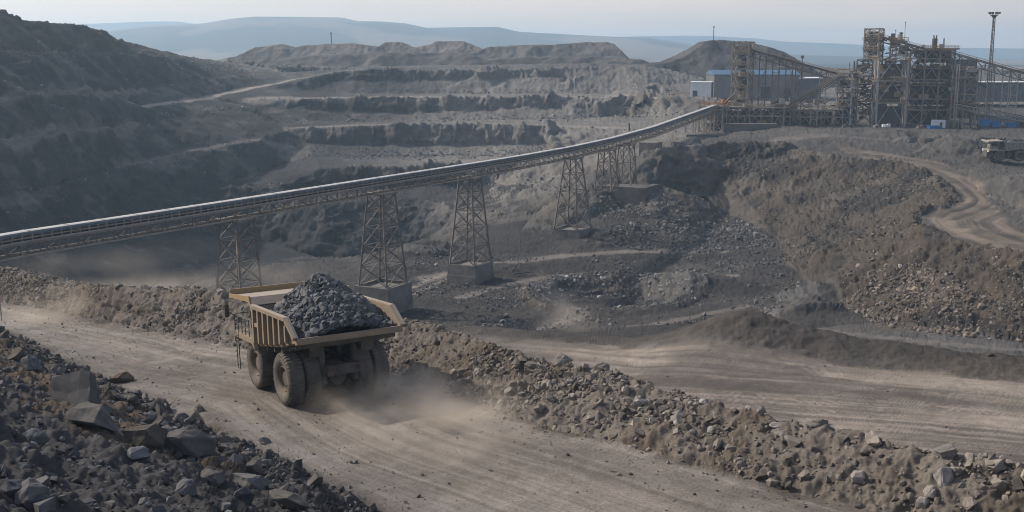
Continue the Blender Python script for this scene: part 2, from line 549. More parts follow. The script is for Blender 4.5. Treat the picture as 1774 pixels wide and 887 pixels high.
line('w8', dl((860, 366, 348), (950, 360, 330)))
line('w9', dl((800, 408, 305), (900, 400, 305), (950, 398, 300)))


def Wp(px, D, z):
    return np.array([(px - CXP) / FPX * D, D, z])


# the deeper cut behind the edge of the pit floor
line('cut_crest', dl((420, 322, 396), (480, 330, 388), (550, 352, 366), (640, 347, 374), (720, 346, 377), (800, 356, 370), (838, 372, 352)))
line('cut_toe', [Wp(410, 374, -40), Wp(470, 364, -41), Wp(540, 338, -41), Wp(640, 346, -43), (Wp(720, 352, -42)), Wp(765, 338, -34), Wp(790, 315, -29)])
line('cut_floor', [Wp(400, 300, -42), Wp(520, 305, -43), Wp(640, 308, -43), Wp(720, 305, -41)])
# left wall
line('h_ridge', dl((-520, -60, 300), (-200, -25, 350), (0, 17, 400), (60, 37, 422), (130, 43, 447), (160, 48, 460), (230, 75, 505), (310, 96, 570), (400, 108, 625), (450, 112, 680)))
line('h_back', [p + np.array([-40, 60, -14]) for p in LINES['h_ridge']])
line('h1', dl((-300, 70, 300), (0, 86, 372), (120, 89, 425), (250, 93, 495), (330, 106, 545), (420, 118, 595)))
line('h1b', dl((-300, 76, 292), (0, 90, 365), (120, 93, 417), (250, 97, 486), (330, 109, 537), (420, 121, 587)))
line('h2', dl((-300, 160, 275), (0, 168, 332), (150, 162, 392), (250, 151, 462), (350, 136, 522), (440, 128, 572), (495, 125, 585)))
line('h2b', dl((-300, 164, 271), (0, 172, 328), (150, 165, 388), (250, 154, 458), (350, 138, 518), (440, 131, 566)))
line('ramp_in', dl((235, 184, 425), (320, 173, 470), (380, 160, 515), (440, 148, 545), (490, 138, 560), (540, 128, 575), (600, 119, 590)))
line('ramp_out', dl((225, 190, 408), (320, 179, 455), (380, 167, 498), (440, 156, 524), (490, 147, 540), (540, 137, 548), (588, 124, 556)))
line('h3', dl((-300, 230, 262), (0, 238, 312), (120, 228, 358), (215, 208, 404)))
line('h3b', dl((-300, 236, 258), (0, 243, 308), (120, 233, 354), (230, 213, 402), (330, 197, 442), (430, 184, 476)))
line('h4', dl((-300, 335, 236), (0, 338, 290), (60, 328, 311), (100, 316, 330), (200, 288, 372), (300, 264, 395), (380, 250, 414), (430, 241, 430), (500, 229, 446)))
line('h4b', dl((-300, 344, 231), (0, 346, 285), (100, 324, 325), (200, 296, 366), (300, 271, 389), (380, 257, 408), (460, 244, 430)))
line('h5', dl((-300, 430, 215), (0, 428, 265), (120, 410, 302), (220, 380, 340), (320, 345, 376), (420, 308, 404), (500, 286, 426)))
line('h6', [Wp(-300, 190, -38), Wp(0, 236, -40), Wp(150, 268, -42), Wp(300, 310, -42), Wp(380, 345, -42)])
# plateau beyond the rim and the ground right of the wall
line('rim1', dl((460, 117, 640), (600, 115, 680), (800, 113, 690), (1000, 110, 690), (1150, 112, 690)))
line('rim2', dl((300, 110, 900), (600, 109, 950), (900, 109, 950), (1200, 112, 900), (1500, 118, 900), (1900, 120, 900)))
line('far', [(r * math.sin(a), r * math.cos(a), z) for r, z in ((1250, 9), (1350, 6)) for a in np.linspace(-1.05, 1.05, 40)], use=True)
line('rslope', dl((1100, 150, 520), (1170, 145, 545), (1230, 142, 570)))
# outer points so the sheet goes on outside the picture
for a, r, z in ((-62, 60, 10), (-62, 150, 14), (-62, 300, 30), (-62, 600, 30), (62, 60, -1), (62, 110, -3), (62, 200, -6), (62, 300, -6), (62, 500, 0), (62, 800, 5), (62, 1300, 6), (-62, 1300, 10),
                (45, 60, -1), (45, 90, -3), (45, 150, -8), (45, 250, -8), (40, 330, -6), (40, 500, 2), (40, 700, 6), (-40, 500, 40), (-40, 700, 30), (-30, 800, 18), (-20, 750, 16), (-45, 150, -6), (-45, 200, -10), (-45, 260, 10)):
    PTS.append(np.array([r * math.sin(math.radians(a)), r * math.cos(math.radians(a)), z]))
for a in np.radians(np.linspace(0, 360, 8, endpoint=False)):
    PTS.append(np.array([1.5 * math.sin(a), 1.5 * math.cos(a), 15.9]))

A = np.array(PTS)
keep = A[:, 1] > -30
A = A[keep]
key = np.round(A[:, :2] / 0.4).astype(int)
_, ui = np.unique(key, axis=0, return_index=True)
A = A[ui]
res = delaunay_2d_cdt([Vector((float(p[0]), float(p[1]))) for p in A], [], [], 0, 1e-4)
tv = np.array([[v.x, v.y] for v in res[0]])
tz = np.array([A[o[0], 2] if len(o) else 0 for o in res[3]])
tris = [f for f in res[2] if len(f) == 3]

# raster of the triangulation, polar about the survey point: azimuth x log r
AZ0, AZ1, NAZ = math.radians(-60), math.radians(60), 1500
LR0, LR1, NLR = math.log(3.0), math.log(1300.0), 3600
Zg = np.full((NAZ, NLR), np.nan, np.float32)
azs = np.linspace(AZ0, AZ1, NAZ); lrs = np.linspace(LR0, LR1, NLR)
SA, CA = np.sin(azs), np.cos(azs); RR = np.exp(lrs)
for f in tris:
    (x1, y1), (x2, y2), (x3, y3) = tv[f[0]], tv[f[1]], tv[f[2]]
    den = (y2 - y3) * (x1 - x3) + (x3 - x2) * (y1 - y3)
    if abs(den) < 1e-9: continue
    az = [math.atan2(x, y) for x, y in ((x1, y1), (x2, y2), (x3, y3))]
    lr = [0.5 * math.log(max(1e-3, x * x + y * y)) for x, y in ((x1, y1), (x2, y2), (x3, y3))]
    span = max(az) - min(az)
    i0 = max(0, int((min(az) - AZ0) / (AZ1 - AZ0) * (NAZ - 1)) - 1); i1 = min(NAZ - 1, int((max(az) - AZ0) / (AZ1 - AZ0) * (NAZ - 1)) + 2)
    if span > 3: i0, i1 = 0, NAZ - 1
    dl_ = 3.0 if span > 1.5 else -math.log(max(0.05, math.cos(span)))
    j0 = max(0, int((min(lr) - dl_ - LR0) / (LR1 - LR0) * (NLR - 1)) - 1); j1 = min(NLR - 1, int((max(lr) - LR0) / (LR1 - LR0) * (NLR - 1)) + 2)
    if i1 < i0 or j1 < j0: continue
    xs = SA[i0:i1 + 1, None] * RR[None, j0:j1 + 1]; ys = CA[i0:i1 + 1, None] * RR[None, j0:j1 + 1]
    l1 = ((y2 - y3) * (xs - x3) + (x3 - x2) * (ys - y3)) / den
    l2 = ((y3 - y1) * (xs - x3) + (x1 - x3) * (ys - y3)) / den
    l3 = 1 - l1 - l2
    m = (l1 >= -1e-6) & (l2 >= -1e-6) & (l3 >= -1e-6)
    zz = l1 * tz[f[0]] + l2 * tz[f[1]] + l3 * tz[f[2]]
    sub = Zg[i0:i1 + 1, j0:j1 + 1]
    sub[m] = zz[m]
print('NaN cells', np.isnan(Zg[200:1300,600:3300]).sum(), len(tris))
for j in range(1, NLR):      # close any gap outwards
    b = np.isnan(Zg[:, j]); Zg[b, j] = Zg[b, j - 1]
for j in range(NLR - 2, -1, -1):
    b = np.isnan(Zg[:, j]); Zg[b, j] = Zg[b, j + 1]
Zg = np.nan_to_num(Zg, nan=0.0)


def zbase(X, Y):
    az = np.arctan2(X, Y); lr = 0.5 * np.log(np.maximum(X * X + Y * Y, 9.0))
    u = np.clip((az - AZ0) / (AZ1 - AZ0) * (NAZ - 1), 0, NAZ - 1.001); v = np.clip((lr - LR0) / (LR1 - LR0) * (NLR - 1), 0, NLR - 1.001)
    i = u.astype(int); j = v.astype(int); fu = u - i; fv = v - j
    return (Zg[i, j] * (1 - fu) + Zg[i + 1, j] * fu) * (1 - fv) + (Zg[i, j + 1] * (1 - fu) + Zg[i + 1, j + 1] * fu) * fv


HAUL = [p for p in NE] + [p for p in reversed(FE)]
LOWER = [p for p in LINES['LRF']] + [p for p in reversed(LINES['LRN'])]
UPPER = zl((1440, 256, -6.9), (1520, 266, -7.8), (1580, 274, -8.6), (1650, 286, -9.5), (1700, 322, -10.3), (1735, 365, -11), (1774, 400, -11.2), (1950, 440, -11.3)) + list(reversed([p + np.array([0.8, 0.8, 0]) for p in LINES['CR'][4:]]))
BUMPS = []      # (x, y, radius, height)
for px, py, z, r, h in ((1280, 560, -4, 7, 2.2), (1385, 545, -22, 7, 3.0), (1430, 520, -24, 8, 2.6), (1230, 500, -26.5, 10, 2.2), (1320, 478, -26, 9, 2.0),
                        (1440, 415, -17, 9, 1.6), (1165, 500, -27, 7, 1.6), (860, 470, -28, 8, 1.5), (740, 440, -28, 9, 3.0), (690, 470, -28, 9, 2.0),
                        (1480, 235, -3.6, 16, 1.6), (1400, 232, -3.6, 14, 2.0), (1360, 240, -4, 10, 1.4), (1560, 245, -5, 16, 1.5), (1680, 257, -6, 12, 3.0), (1625, 250, -6, 10, 1.5),
                        (1672, 388, -11, 3.0, 1.3), (1690, 400, -11, 2.4, 1.0), (1612, 366, -11, 4, 1.2), (1640, 356, -11, 3.0, 1.2), (1475, 418, -19, 2.2, -2.6)):
    q = Pz(px, py, z); BUMPS.append((q[0], q[1], r, h))
CRATER = Pz(1060, 512, -27.5)


def zfull(X, Y):
    """ground height with the warped outline of crests, heaps and hollows (before fine relief)"""
    D = np.hypot(X, Y)
    amp = sstep(120, 300, D) * 2.4 + sstep(60, 160, D) * 0.8
    keep_ = np.ones_like(D)
    wx = (fbm(X / 26.0, Y / 26.0, seed=3, oct=3) - 0.5) * 2.4 + (fbm(X / 7.0, Y / 7.0, seed=13, oct=2) - 0.5) * 0.9
    wy = (fbm(X / 26.0, Y / 26.0, seed=5, oct=3) - 0.5) * 2.4 + (fbm(X / 7.0, Y / 7.0, seed=15, oct=2) - 0.5) * 0.9
    z = zbase(X + wx * amp, Y + wy * amp) + (fbm(X / 14.0, Y / 14.0, seed=23, oct=3) - 0.5) * 1.0 * sstep(280, 360, D)
    for bx, by, r, h in BUMPS:
        d2 = (X - bx) ** 2 + (Y - by) ** 2
        m = d2 < (2.6 * r) ** 2
        z[m] += h * np.exp(-d2[m] / (r * r) * 1.3)
    dc = np.hypot((X - CRATER[0]) / 1.0, (Y - CRATER[1]) / 1.25)
    z -= 2.6 * (1 - sstep(10, 15, dc)) - 0.9 * np.exp(-((dc - 16.5) / 2.2) ** 2)
    return z


# adaptive polar sheet
NC, NR = 1500, 940
az_in = np.linspace(math.radians(-27.5), math.radians(27.5), NC - 160)
az_l = np.linspace(AZ0 + 0.002, math.radians(-27.5), 81)[:-1]; az_r = np.linspace(math.radians(27.5), AZ1 - 0.002, 81)[1:]
AZc = np.concatenate([az_l, az_in, az_r]); NC = len(AZc)
NPRO = 2600
lrp = np.linspace(LR0 + 0.001, LR1 - 0.001, NPRO); rp = np.exp(lrp)
pX = np.sin(AZc)[:, None] * rp[None]; pY = np.cos(AZc)[:, None] * rp[None]
pz = zfull(pX.ravel(), pY.ravel()).reshape(pX.shape)
el = np.arctan2(pz - CAMZ, rp[None])
vis = (rp > 17)[None]
w = np.abs(np.diff(el, axis=1)) * FPX * np.where(vis[:, 1:], 1.0, 0.06) + np.diff(lrp)[None] * np.where(vis[:, 1:], 70, 15)
cum = np.concatenate([np.zeros((NC, 1)), np.cumsum(w, axis=1)], axis=1)
cum /= cum[:, -1:]
KW = 61
kk = np.hanning(KW); kk /= kk.sum()
pad = np.pad(cum, ((KW // 2, KW // 2), (0, 0)), mode='edge')
cum = sum(pad[i:i + NC] * kk[i] for i in range(KW))
tt = np.linspace(0, 1, NR)
LRv = np.stack([np.interp(tt, cum[i], lrp) for i in range(NC)])
Rv = np.exp(LRv)
GX = (np.sin(AZc)[:, None] * Rv); GY = (np.cos(AZc)[:, None] * Rv)
GZ = zfull(GX.ravel(), GY.ravel()).reshape(GX.shape)


def grid_normals(X, Y, Z):
    a = np.stack([np.gradient(X, axis=0), np.gradient(Y, axis=0), np.gradient(Z, axis=0)], -1)
    b = np.stack([np.gradient(X, axis=1), np.gradient(Y, axis=1), np.gradient(Z, axis=1)], -1)
    n = np.cross(a, b); n /= np.linalg.norm(n, axis=-1, keepdims=True) + 1e-12
    n *= np.sign(n[..., 2:3] + 1e-9)
    return n


n0 = grid_normals(GX, GY, GZ)
slope = np.degrees(np.arccos(np.clip(n0[..., 2], -1, 1)))
x, y, z = GX.ravel(), GY.ravel(), GZ.ravel()
sl = slope.ravel()
D = np.hypot(x, y)
in_haul = in_poly(x, y, HAUL); in_low = in_poly(x, y, LOWER); in_up = in_poly(x, y, UPPER)
dNE, sNE, aNE, _ = seg_dist(x, y, NE)
dFE, sFE, aFE, _ = seg_dist(x, y, FE)
dBC, sBC, aBC, _ = seg_dist(x, y, BC)
fore = (sNE == SIDE_CAM) & ~in_haul & (D < 140)
berm = (~in_haul) & (~in_low) & (~fore) & (dBC < 9) & (D < 140)
# soft road masks, ragged edge
rag = (fbm(x / 2.3, y / 2.3, seed=31, oct=4) - 0.5) * 3.2
haul_m = np.where(in_haul, 1.0, 0.0) * sstep(-0.4, 1.4, np.minimum(dNE, dFE) + rag * 0.7)
dL1, _, aL, _ = seg_dist(x, y, LINES['LRF']); dL2, _, _, _ = seg_dist(x, y, LINES['LRN'])
dL3 = seg_dist(x, y, [LINES['LRF'][0], LINES['LRN'][0]])[0]
low_m = np.where(in_low, 1.0, 0.0) * sstep(-0.3, 1.6, np.minimum(dL1, dL2) + rag) * sstep(0, 14, dL3 + rag * 2.5)
def chaikin(pl, k=3):
    pl = [np.array(p)[:2] for p in pl]
    for _ in range(k):
        o_ = [pl[0]]
        for a_, b_ in zip(pl[:-1], pl[1:]): o_ += [a_ * .75 + b_ * .25, a_ * .25 + b_ * .75]
        pl = o_ + [pl[-1]]
    return pl


dU, _, aU, _ = seg_dist(x, y, UPPER[:8])
dU2, _, aU, _ = seg_dist(x, y, chaikin(LINES['CR'][4:]))
up_m = np.where(in_up, 1.0, 0.0) * sstep(0, 1.5, np.minimum(dU, dU2) + rag * 0.8)
road_any = np.maximum(np.maximum(haul_m, low_m), up_m)
# relief
ph = fbm(x / 34.0, y / 34.0, seed=70, oct=2) * 8
cliff = sstep(28, 44, sl) * sstep(140, 260, D)
# vehicle tracks and pale paths
TRACKS = [(zl((740, 484, -28), (850, 462, -28), (960, 444, -27.4), (1100, 436, -26.9), (1250, 436, -26.3)), 3.0, 0.6),
          (zl((800, 515, -28), (870, 495, -28), (950, 480, -27.9), (1060, 473, -27.7), (1180, 477, -27.2), (1270, 492, -26.4)), 2.0, 0.55),
          (zl((700, 505, -28), (740, 487, -28), (790, 470, -28)), 0.9, 0.8), (zl((712, 512, -28), (755, 492, -28), (800, 474, -28)), 0.7, 0.8),
          (zl((930, 492, -28), (985, 520, -27.6), (990, 550, -27), (950, 570, -26.8)), 4.0, 0.5),
          (zl((1290, 548, -23), (1400, 572, -20), (1500, 584, -18.5), (1600, 594, -17.5), (1774, 607, -16.6)), 2.4, 0.28),
          (zl((1090, 575, -26), (1180, 552, -25.4), (1290, 530, -25)), 2.0, 0.5),
          (dl((440, 173, 497), (560, 170, 503), (700, 167.5, 506), (820, 166.5, 506), (960, 166.5, 502), (1080, 166, 496), (1200, 165, 476)), 6.0, 0.9),
          (dl((500, 222, 452), (560, 219, 456), (700, 216, 458), (820, 215, 458), (960, 218, 452), (1080, 224, 434)), 4.5, 0.7),
          (dl((232, 187, 417), (320, 176, 462), (380, 163.5, 506), (440, 152, 534), (490, 142.5, 550), (540, 132.5, 562), (600, 121, 573), (700, 118.5, 600)), 3.4, 1.0),
          (dl((480, 121, 600), (540, 119, 640), (640, 117.5, 640), (760, 117, 640), (850, 114, 650), (920, 109, 660)), 5.0, 0.7),
          (dl((-300, 236, 258), (0, 242, 308), (120, 232, 354), (230, 213, 400)), 2.0, 0.5),
          (dl((0, 171, 328), (150, 164, 388), (250, 153, 458)), 2.0, 0.45),
          (dl((-300, 340, 233), (0, 342, 287), (60, 333, 308), (100, 320, 327)), 1.6, 0.22),
          (dl((200, 292, 369), (300, 268, 392), (380, 254, 411), (430, 244, 427), (500, 232, 440)), 2.4, 0.3),
          (dl((1100, 110, 640), (1150, 112, 620), (1190, 120, 600), (1230, 135, 575), (1240, 142, 560)), 5.0, 0.9),
          (zl((1350, 246, -5.8), (1450, 250, -6.7), (1560, 256, -8), (1690, 276, -10.1), (1774, 282, -10.4)), 5.0, 0.35)]
TRKM = []
trk_all = np.zeros_like(D)
for pl, wd, a in TRACKS:
    d, s_, al, _ = seg_dist(x, y, pl)
    m = d < wd * 2.2
    tmask = np.zeros_like(d)
    tmask[m] = (1 - sstep(wd * 0.45, wd * 1.05, d[m] + rag[m] * wd * 0.16)) * a
    trk_all = np.maximum(trk_all, np.minimum(1, tmask / a * (1 - sstep(wd * 0.6, wd * 1.3, d)) * 1.2) if a > 0.5 else tmask)
    TRKM.append((tmask, fbm(d / wd * 3.1, al / wd * 0.09, seed=131, oct=3)))
rough = 1 - np.maximum(road_any, 0.9 * np.clip(trk_all, 0, 1))
n3a = fbm(x / 9.0, y / 9.0, z / 22.0, seed=40, oct=4, ridged=True) - 0.55        # buttresses, gullies
n3b = fbm(x / 2.6, y / 2.6, z / 2.6, seed=50, oct=4) - 0.5                     # blocky
n3c = fbm(x / 0.9, y / 0.9, z / 0.9, seed=60, oct=3) - 0.5
flat = 1 - sstep(10, 22, sl)
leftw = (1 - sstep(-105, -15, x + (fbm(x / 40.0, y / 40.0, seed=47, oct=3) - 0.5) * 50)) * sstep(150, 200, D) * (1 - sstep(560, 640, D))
n3r = np.clip(fbm(x / 11.0, y / 11.0, z / 60.0, seed=44, oct=4, gain=0.55, ridged=True) - 0.5, -0.5, 0.5)
n3s = fbm(x / 5.0, y / 5.0, z / 2.2, seed=46, oct=3) - 0.5            # ledges
grade = sstep(8, 20, sl)
farr = sstep(130, 200, D)
nearc = 0.30 + 0.70 * sstep(350, 440, D)
disp = cliff * (1 - leftw) * (n3r * 11.0 * nearc + n3s * 3.0 + n3b * 1.6 + n3c * 0.8)
disp += cliff * leftw * (n3r * 4.6 + n3b * 0.9 + n3s * 1.8)
disp += rough * (1 - cliff) * farr * (1 - 0.55 * leftw) * (n3b * (0.7 + 0.55 * grade) + n3a * grade * 2.6 + n3c * 0.5)
rs = in_poly(x, y, LINES['TR'] + list(reversed(LINES['CR'])))
disp += rs * rough * (n3s * 1.3 + n3r * 1.6 + n3c * 0.9 - n3b * 0.6)
disp += rough * (1 - farr) * (n3b * np.where(fore, 1.0, 0.5) + n3c * np.where(fore, 0.9, np.where(berm, 0.75, 0.4)) + np.where(fore | berm, 0.32, 0.0) * (fbm(x / 0.32, y / 0.32, z / 0.32, seed=66, oct=2) - 0.5))
disp += road_any * ((fbm(x / 5.0, y / 5.0, seed=80, oct=3) - 0.5) * 0.25)
# wheel ruts on the roads
lane = fbm(dFE * 0.9, aFE * 0.012, seed=81, oct=3) - 0.5
disp += haul_m * lane * 0.18 + low_m * (fbm(dL1 * 0.8, aL * 0.02, seed=83, oct=3) - 0.5) * 0.3 + up_m * (fbm(dU2 * 0.7, (x + y) * 0.012, seed=84, oct=3) - 0.5) * 0.4
nn = n0.reshape(-1, 3)
P = np.stack([x, y, z], -1) + nn * disp[:, None]
P[:, 2] = np.where(D < 6, np.minimum(P[:, 2], 16.2), P[:, 2])
PG = P.reshape(NC, NR, 3)
n1 = grid_normals(PG[..., 0], PG[..., 1], PG[..., 2]).reshape(-1, 3)
sl1 = np.degrees(np.arccos(np.clip(n1[:, 2], -1, 1)))

# ---- soil colours, with shade painted in on the left wall and the cut
def C3(*c): return np.array(c, np.float32)
big = fbm(x / 60.0, y / 60.0, z / 30.0, seed=90, oct=4)
med = fbm(x / 8.0, y / 8.0, z / 8.0, seed=91, oct=4)
fin = fbm(x / 1.4, y / 1.4, z / 1.4, seed=92, oct=3)
soil = np.empty((len(x), 3), np.float32)
rock = C3(0.086, 0.084, 0.082); brown = C3(0.088, 0.073, 0.058); dark = C3(0.036, 0.035, 0.035); pale = C3(0.155, 0.146, 0.134)


def mixc(a, b, t): return a + (b - a) * np.asarray(t)[..., None]


tb = sstep(0.42, 0.62, big * 0.6 + med * 0.4)
soil[:] = mixc(np.broadcast_to(rock, soil.shape), brown, tb * 0.7)
right = sstep(1.5, 5, x) * 0 + in_poly(x, y, LINES['TR'] + list(reversed(LINES['CR'])))
soil = mixc(soil, C3(0.066, 0.055, 0.045), right * (0.55 + 0.45 * med))
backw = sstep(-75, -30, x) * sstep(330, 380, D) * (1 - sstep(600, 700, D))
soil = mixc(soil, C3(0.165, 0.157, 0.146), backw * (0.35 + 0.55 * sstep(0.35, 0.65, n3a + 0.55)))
soil = mixc(soil, C3(0.030, 0.031, 0.033), leftw * (0.8 + 0.2 * med))  # left wall darkened: its shade is painted into the rock colour
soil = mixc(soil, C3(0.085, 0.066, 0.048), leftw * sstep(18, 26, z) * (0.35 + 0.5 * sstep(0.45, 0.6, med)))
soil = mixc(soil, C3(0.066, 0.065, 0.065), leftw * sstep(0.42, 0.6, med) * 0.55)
soil = mixc(soil, C3(0.030, 0.030, 0.031), right * sstep(0.50, 0.60, fbm(x / 15.0, y / 15.0, z / 9.0, seed=97, oct=4)) * 0.75)
soil = mixc(soil, pale, sstep(150, 230, D) * (1 - sstep(8, 17, sl)) * (z > -9) * (1 - leftw) * (0.1 + 0.5 * med))    # dusty bench tops
cut_shade = (1 - sstep(-38, -12, x)) * sstep(278, 292, D) * (1 - sstep(402, 425, D)) * (1 - sstep(-23, -17, z))  # shade of the deep cut, painted as darker rock
soil = mixc(soil, C3(0.026, 0.027, 0.029), cut_shade * (0.8 + 0.2 * med))
floor_ = (z < -20) & (sl < 16) & (D > 150)
soil = mixc(soil, C3(0.046, 0.044, 0.043), floor_ * 0.85 * (1 - cut_shade))
soil = mixc(soil, dark, floor_ * sstep(0.47, 0.62, fbm(x / 22.0, y / 12.0, seed=95, oct=4)) * 0.7)
soil = mixc(soil, pale, sstep(0.60, 0.70, med) * sstep(200, 300, D) * 0.35)
foc = mixc(np.broadcast_to(C3(0.058, 0.057, 0.058), soil.shape), C3(0.085, 0.066, 0.05), sstep(0.45, 0.6, med))
soil = np.where(fore[:, None], foc, soil)
bec = mixc(np.broadcast_to(C3(0.145, 0.13, 0.113), soil.shape), C3(0.105, 0.087, 0.067), sstep(0.4, 0.6, med))
soil = np.where(berm[:, None], bec, soil)
dRC, _, _, _ = seg_dist(x, y, LINES['RC'])
soil = mixc(soil, C3(0.058, 0.052, 0.047), (1 - sstep(3, 7, dRC + rag)) * (1 - low_m) * 0.8)
yardm = in_poly(x, y, LINES['yard5'] + list(reversed(LINES['yard1']))) | in_poly(x, y, LINES['yard1'] + list(reversed(LINES['CR'][:9])))
soil = mixc(soil, C3(0.068, 0.065, 0.062), yardm * (0.55 + 0.4 * med))
# dusty haul road: streaks along the direction of travel
st = fbm(dFE * 0.8, aFE * 0.012, seed=101, oct=6, gain=0.66)
st2 = fbm(dFE * 7.0, aFE * 0.07, seed=104, oct=3)
pat = fbm(x / 7.0, y / 7.0, seed=106, oct=5, gain=0.6)
hr = mixc(np.broadcast_to(C3(0.142, 0.127, 0.112), soil.shape), C3(0.25, 0.226, 0.20), sstep(0.37, 0.63, st * 0.5 + st2 * 0.28 + pat * 0.22))
hr = hr * (0.78 + 0.44 * fbm(x / 0.45, y / 0.45, seed=108, oct=3))[:, None]
hr = mixc(hr, C3(0.27, 0.24, 0.205), np.exp(-((dFE - 5.2 + rag * 0.3) / 0.9) ** 2) * 0.30 * sstep(0.35, 0.6, pat))
hr = mixc(hr, C3(0.10, 0.09, 0.08), np.exp(-((dFE - 2.4 + rag * 0.5) / 0.8) ** 2) * 0.55 * sstep(-15, 5, x))
hr = mixc(hr, C3(0.13, 0.126, 0.12), (1 - sstep(0.5, 4.5, dNE + rag)) * 0.6)
hr = mixc(hr, C3(0.25, 0.25, 0.25), np.exp(-((dNE - 2.0 + rag * 0.5) / 0.7) ** 2) * 0.40 * sstep(0.4, 0.6, pat))
soil = mixc(soil, hr, haul_m)
sl_t = fbm(dL1 * 1.7, aL * 0.025, seed=111, oct=6, gain=0.72)
lr_ = mixc(np.broadcast_to(C3(0.118, 0.105, 0.093), soil.shape), C3(0.26, 0.228, 0.196), sstep(0.36, 0.64, sl_t * 0.7 + pat * 0.3))
lr_ = mixc(lr_, C3(0.21, 0.182, 0.15), (1 - sstep(1.0, 5.0, dL1 + rag)) * 0.55)
lr_ = mixc(lr_, C3(0.085, 0.078, 0.073), sstep(0.52, 0.62, fbm(dL1 / 5.0, aL / 22.0, seed=114, oct=4)) * 0.6)
lr_ = lr_ * (0.8 + 0.4 * fbm(x / 0.6, y / 0.6, seed=118, oct=3))[:, None]
soil = mixc(soil, lr_, low_m)
su_t = fbm(dU2 * 0.62, (x + y) * 0.012, seed=121, oct=5, gain=0.62)
ur = mixc(np.broadcast_to(C3(0.07, 0.064, 0.058), soil.shape), C3(0.185, 0.155, 0.125), sstep(0.34, 0.66, su_t * 0.6 + pat * 0.4))
soil = mixc(soil, ur, up_m * 0.9)
for tmask, stt in TRKM:
    soil = mixc(soil, mixc(np.broadcast_to(C3(0.17, 0.155, 0.14), soil.shape), C3(0.32, 0.29, 0.255), stt), tmask)
soil *= (0.74 + 0.36 * fin)[:, None]

reg = np.full(len(x), 0)
reg[(z < -18) & (sl < 14) & (D > 150)] = 1
reg[berm] = 2
reg[fore] = 3
reg[in_haul] = 4
reg[in_low] = 5
reg[in_up] = 6
reg = reg.reshape(NC, NR)
idx = np.arange(NC * NR).reshape(NC, NR)
quads = np.stack([idx[:-1, :-1], idx[1:, :-1], idx[1:, 1:], idx[:-1, 1:]], -1).reshape(-1, 4)
qreg = reg[:-1, :-1].ravel()
M_EARTH = earth("quarry_earth", 0.9, 0.5, 0.5, 0.30)
M_NEAR = earth("near_earth", 4.0, 0.8, 0.12, 0.40)
M_ROAD = earth("road_dust", 8.0, 1.0, 0.06, 0.5)
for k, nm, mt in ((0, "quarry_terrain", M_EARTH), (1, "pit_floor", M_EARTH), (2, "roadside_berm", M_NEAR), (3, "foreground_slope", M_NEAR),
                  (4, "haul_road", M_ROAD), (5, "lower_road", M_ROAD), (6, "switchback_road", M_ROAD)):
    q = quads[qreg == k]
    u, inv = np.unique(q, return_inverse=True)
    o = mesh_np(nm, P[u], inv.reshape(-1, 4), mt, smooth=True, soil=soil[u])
    o["kind"] = "structure"

# height lookup on the finished sheet
def ground(X, Y):
    X = np.atleast_1d(np.asarray(X, float)); Y = np.atleast_1d(np.asarray(Y, float))
    az = np.arctan2(X, Y); lr = 0.5 * np.log(np.maximum(X * X + Y * Y, 9.5))
    ui = np.clip(np.interp(az, AZc, np.arange(NC)), 0, NC - 1.001); i = ui.astype(int); fu = ui - i
    out = np.zeros(len(X))
    for k in range(len(X)):
        c0, c1 = i[k], i[k] + 1
        out[k] = np.interp(lr[k], LRv[c0], PG[c0, :, 2]) * (1 - fu[k]) + np.interp(lr[k], LRv[c1], PG[c1, :, 2]) * fu[k]
    return out


def hit(px, py, dmax=1200.0, dmin=14.0):
    """first point of the ground on the sight line through a pixel"""
    v = ray(px, py); az = math.atan2(v[0], v[1])
    hv = math.hypot(v[0], v[1])
    i = int(np.clip(np.interp(az, AZc, np.arange(NC)), 0, NC - 1))
    r = Rv[i]; zz = PG[i, :, 2]
    zl_ = CAMZ + v[2] / hv * r
    ok = np.where((zl_ <= zz) & (r > dmin))[0]
    if len(ok) == 0: return None
    j = ok[0]
    return np.array([math.sin(az) * r[j], math.cos(az) * r[j], zz[j]])


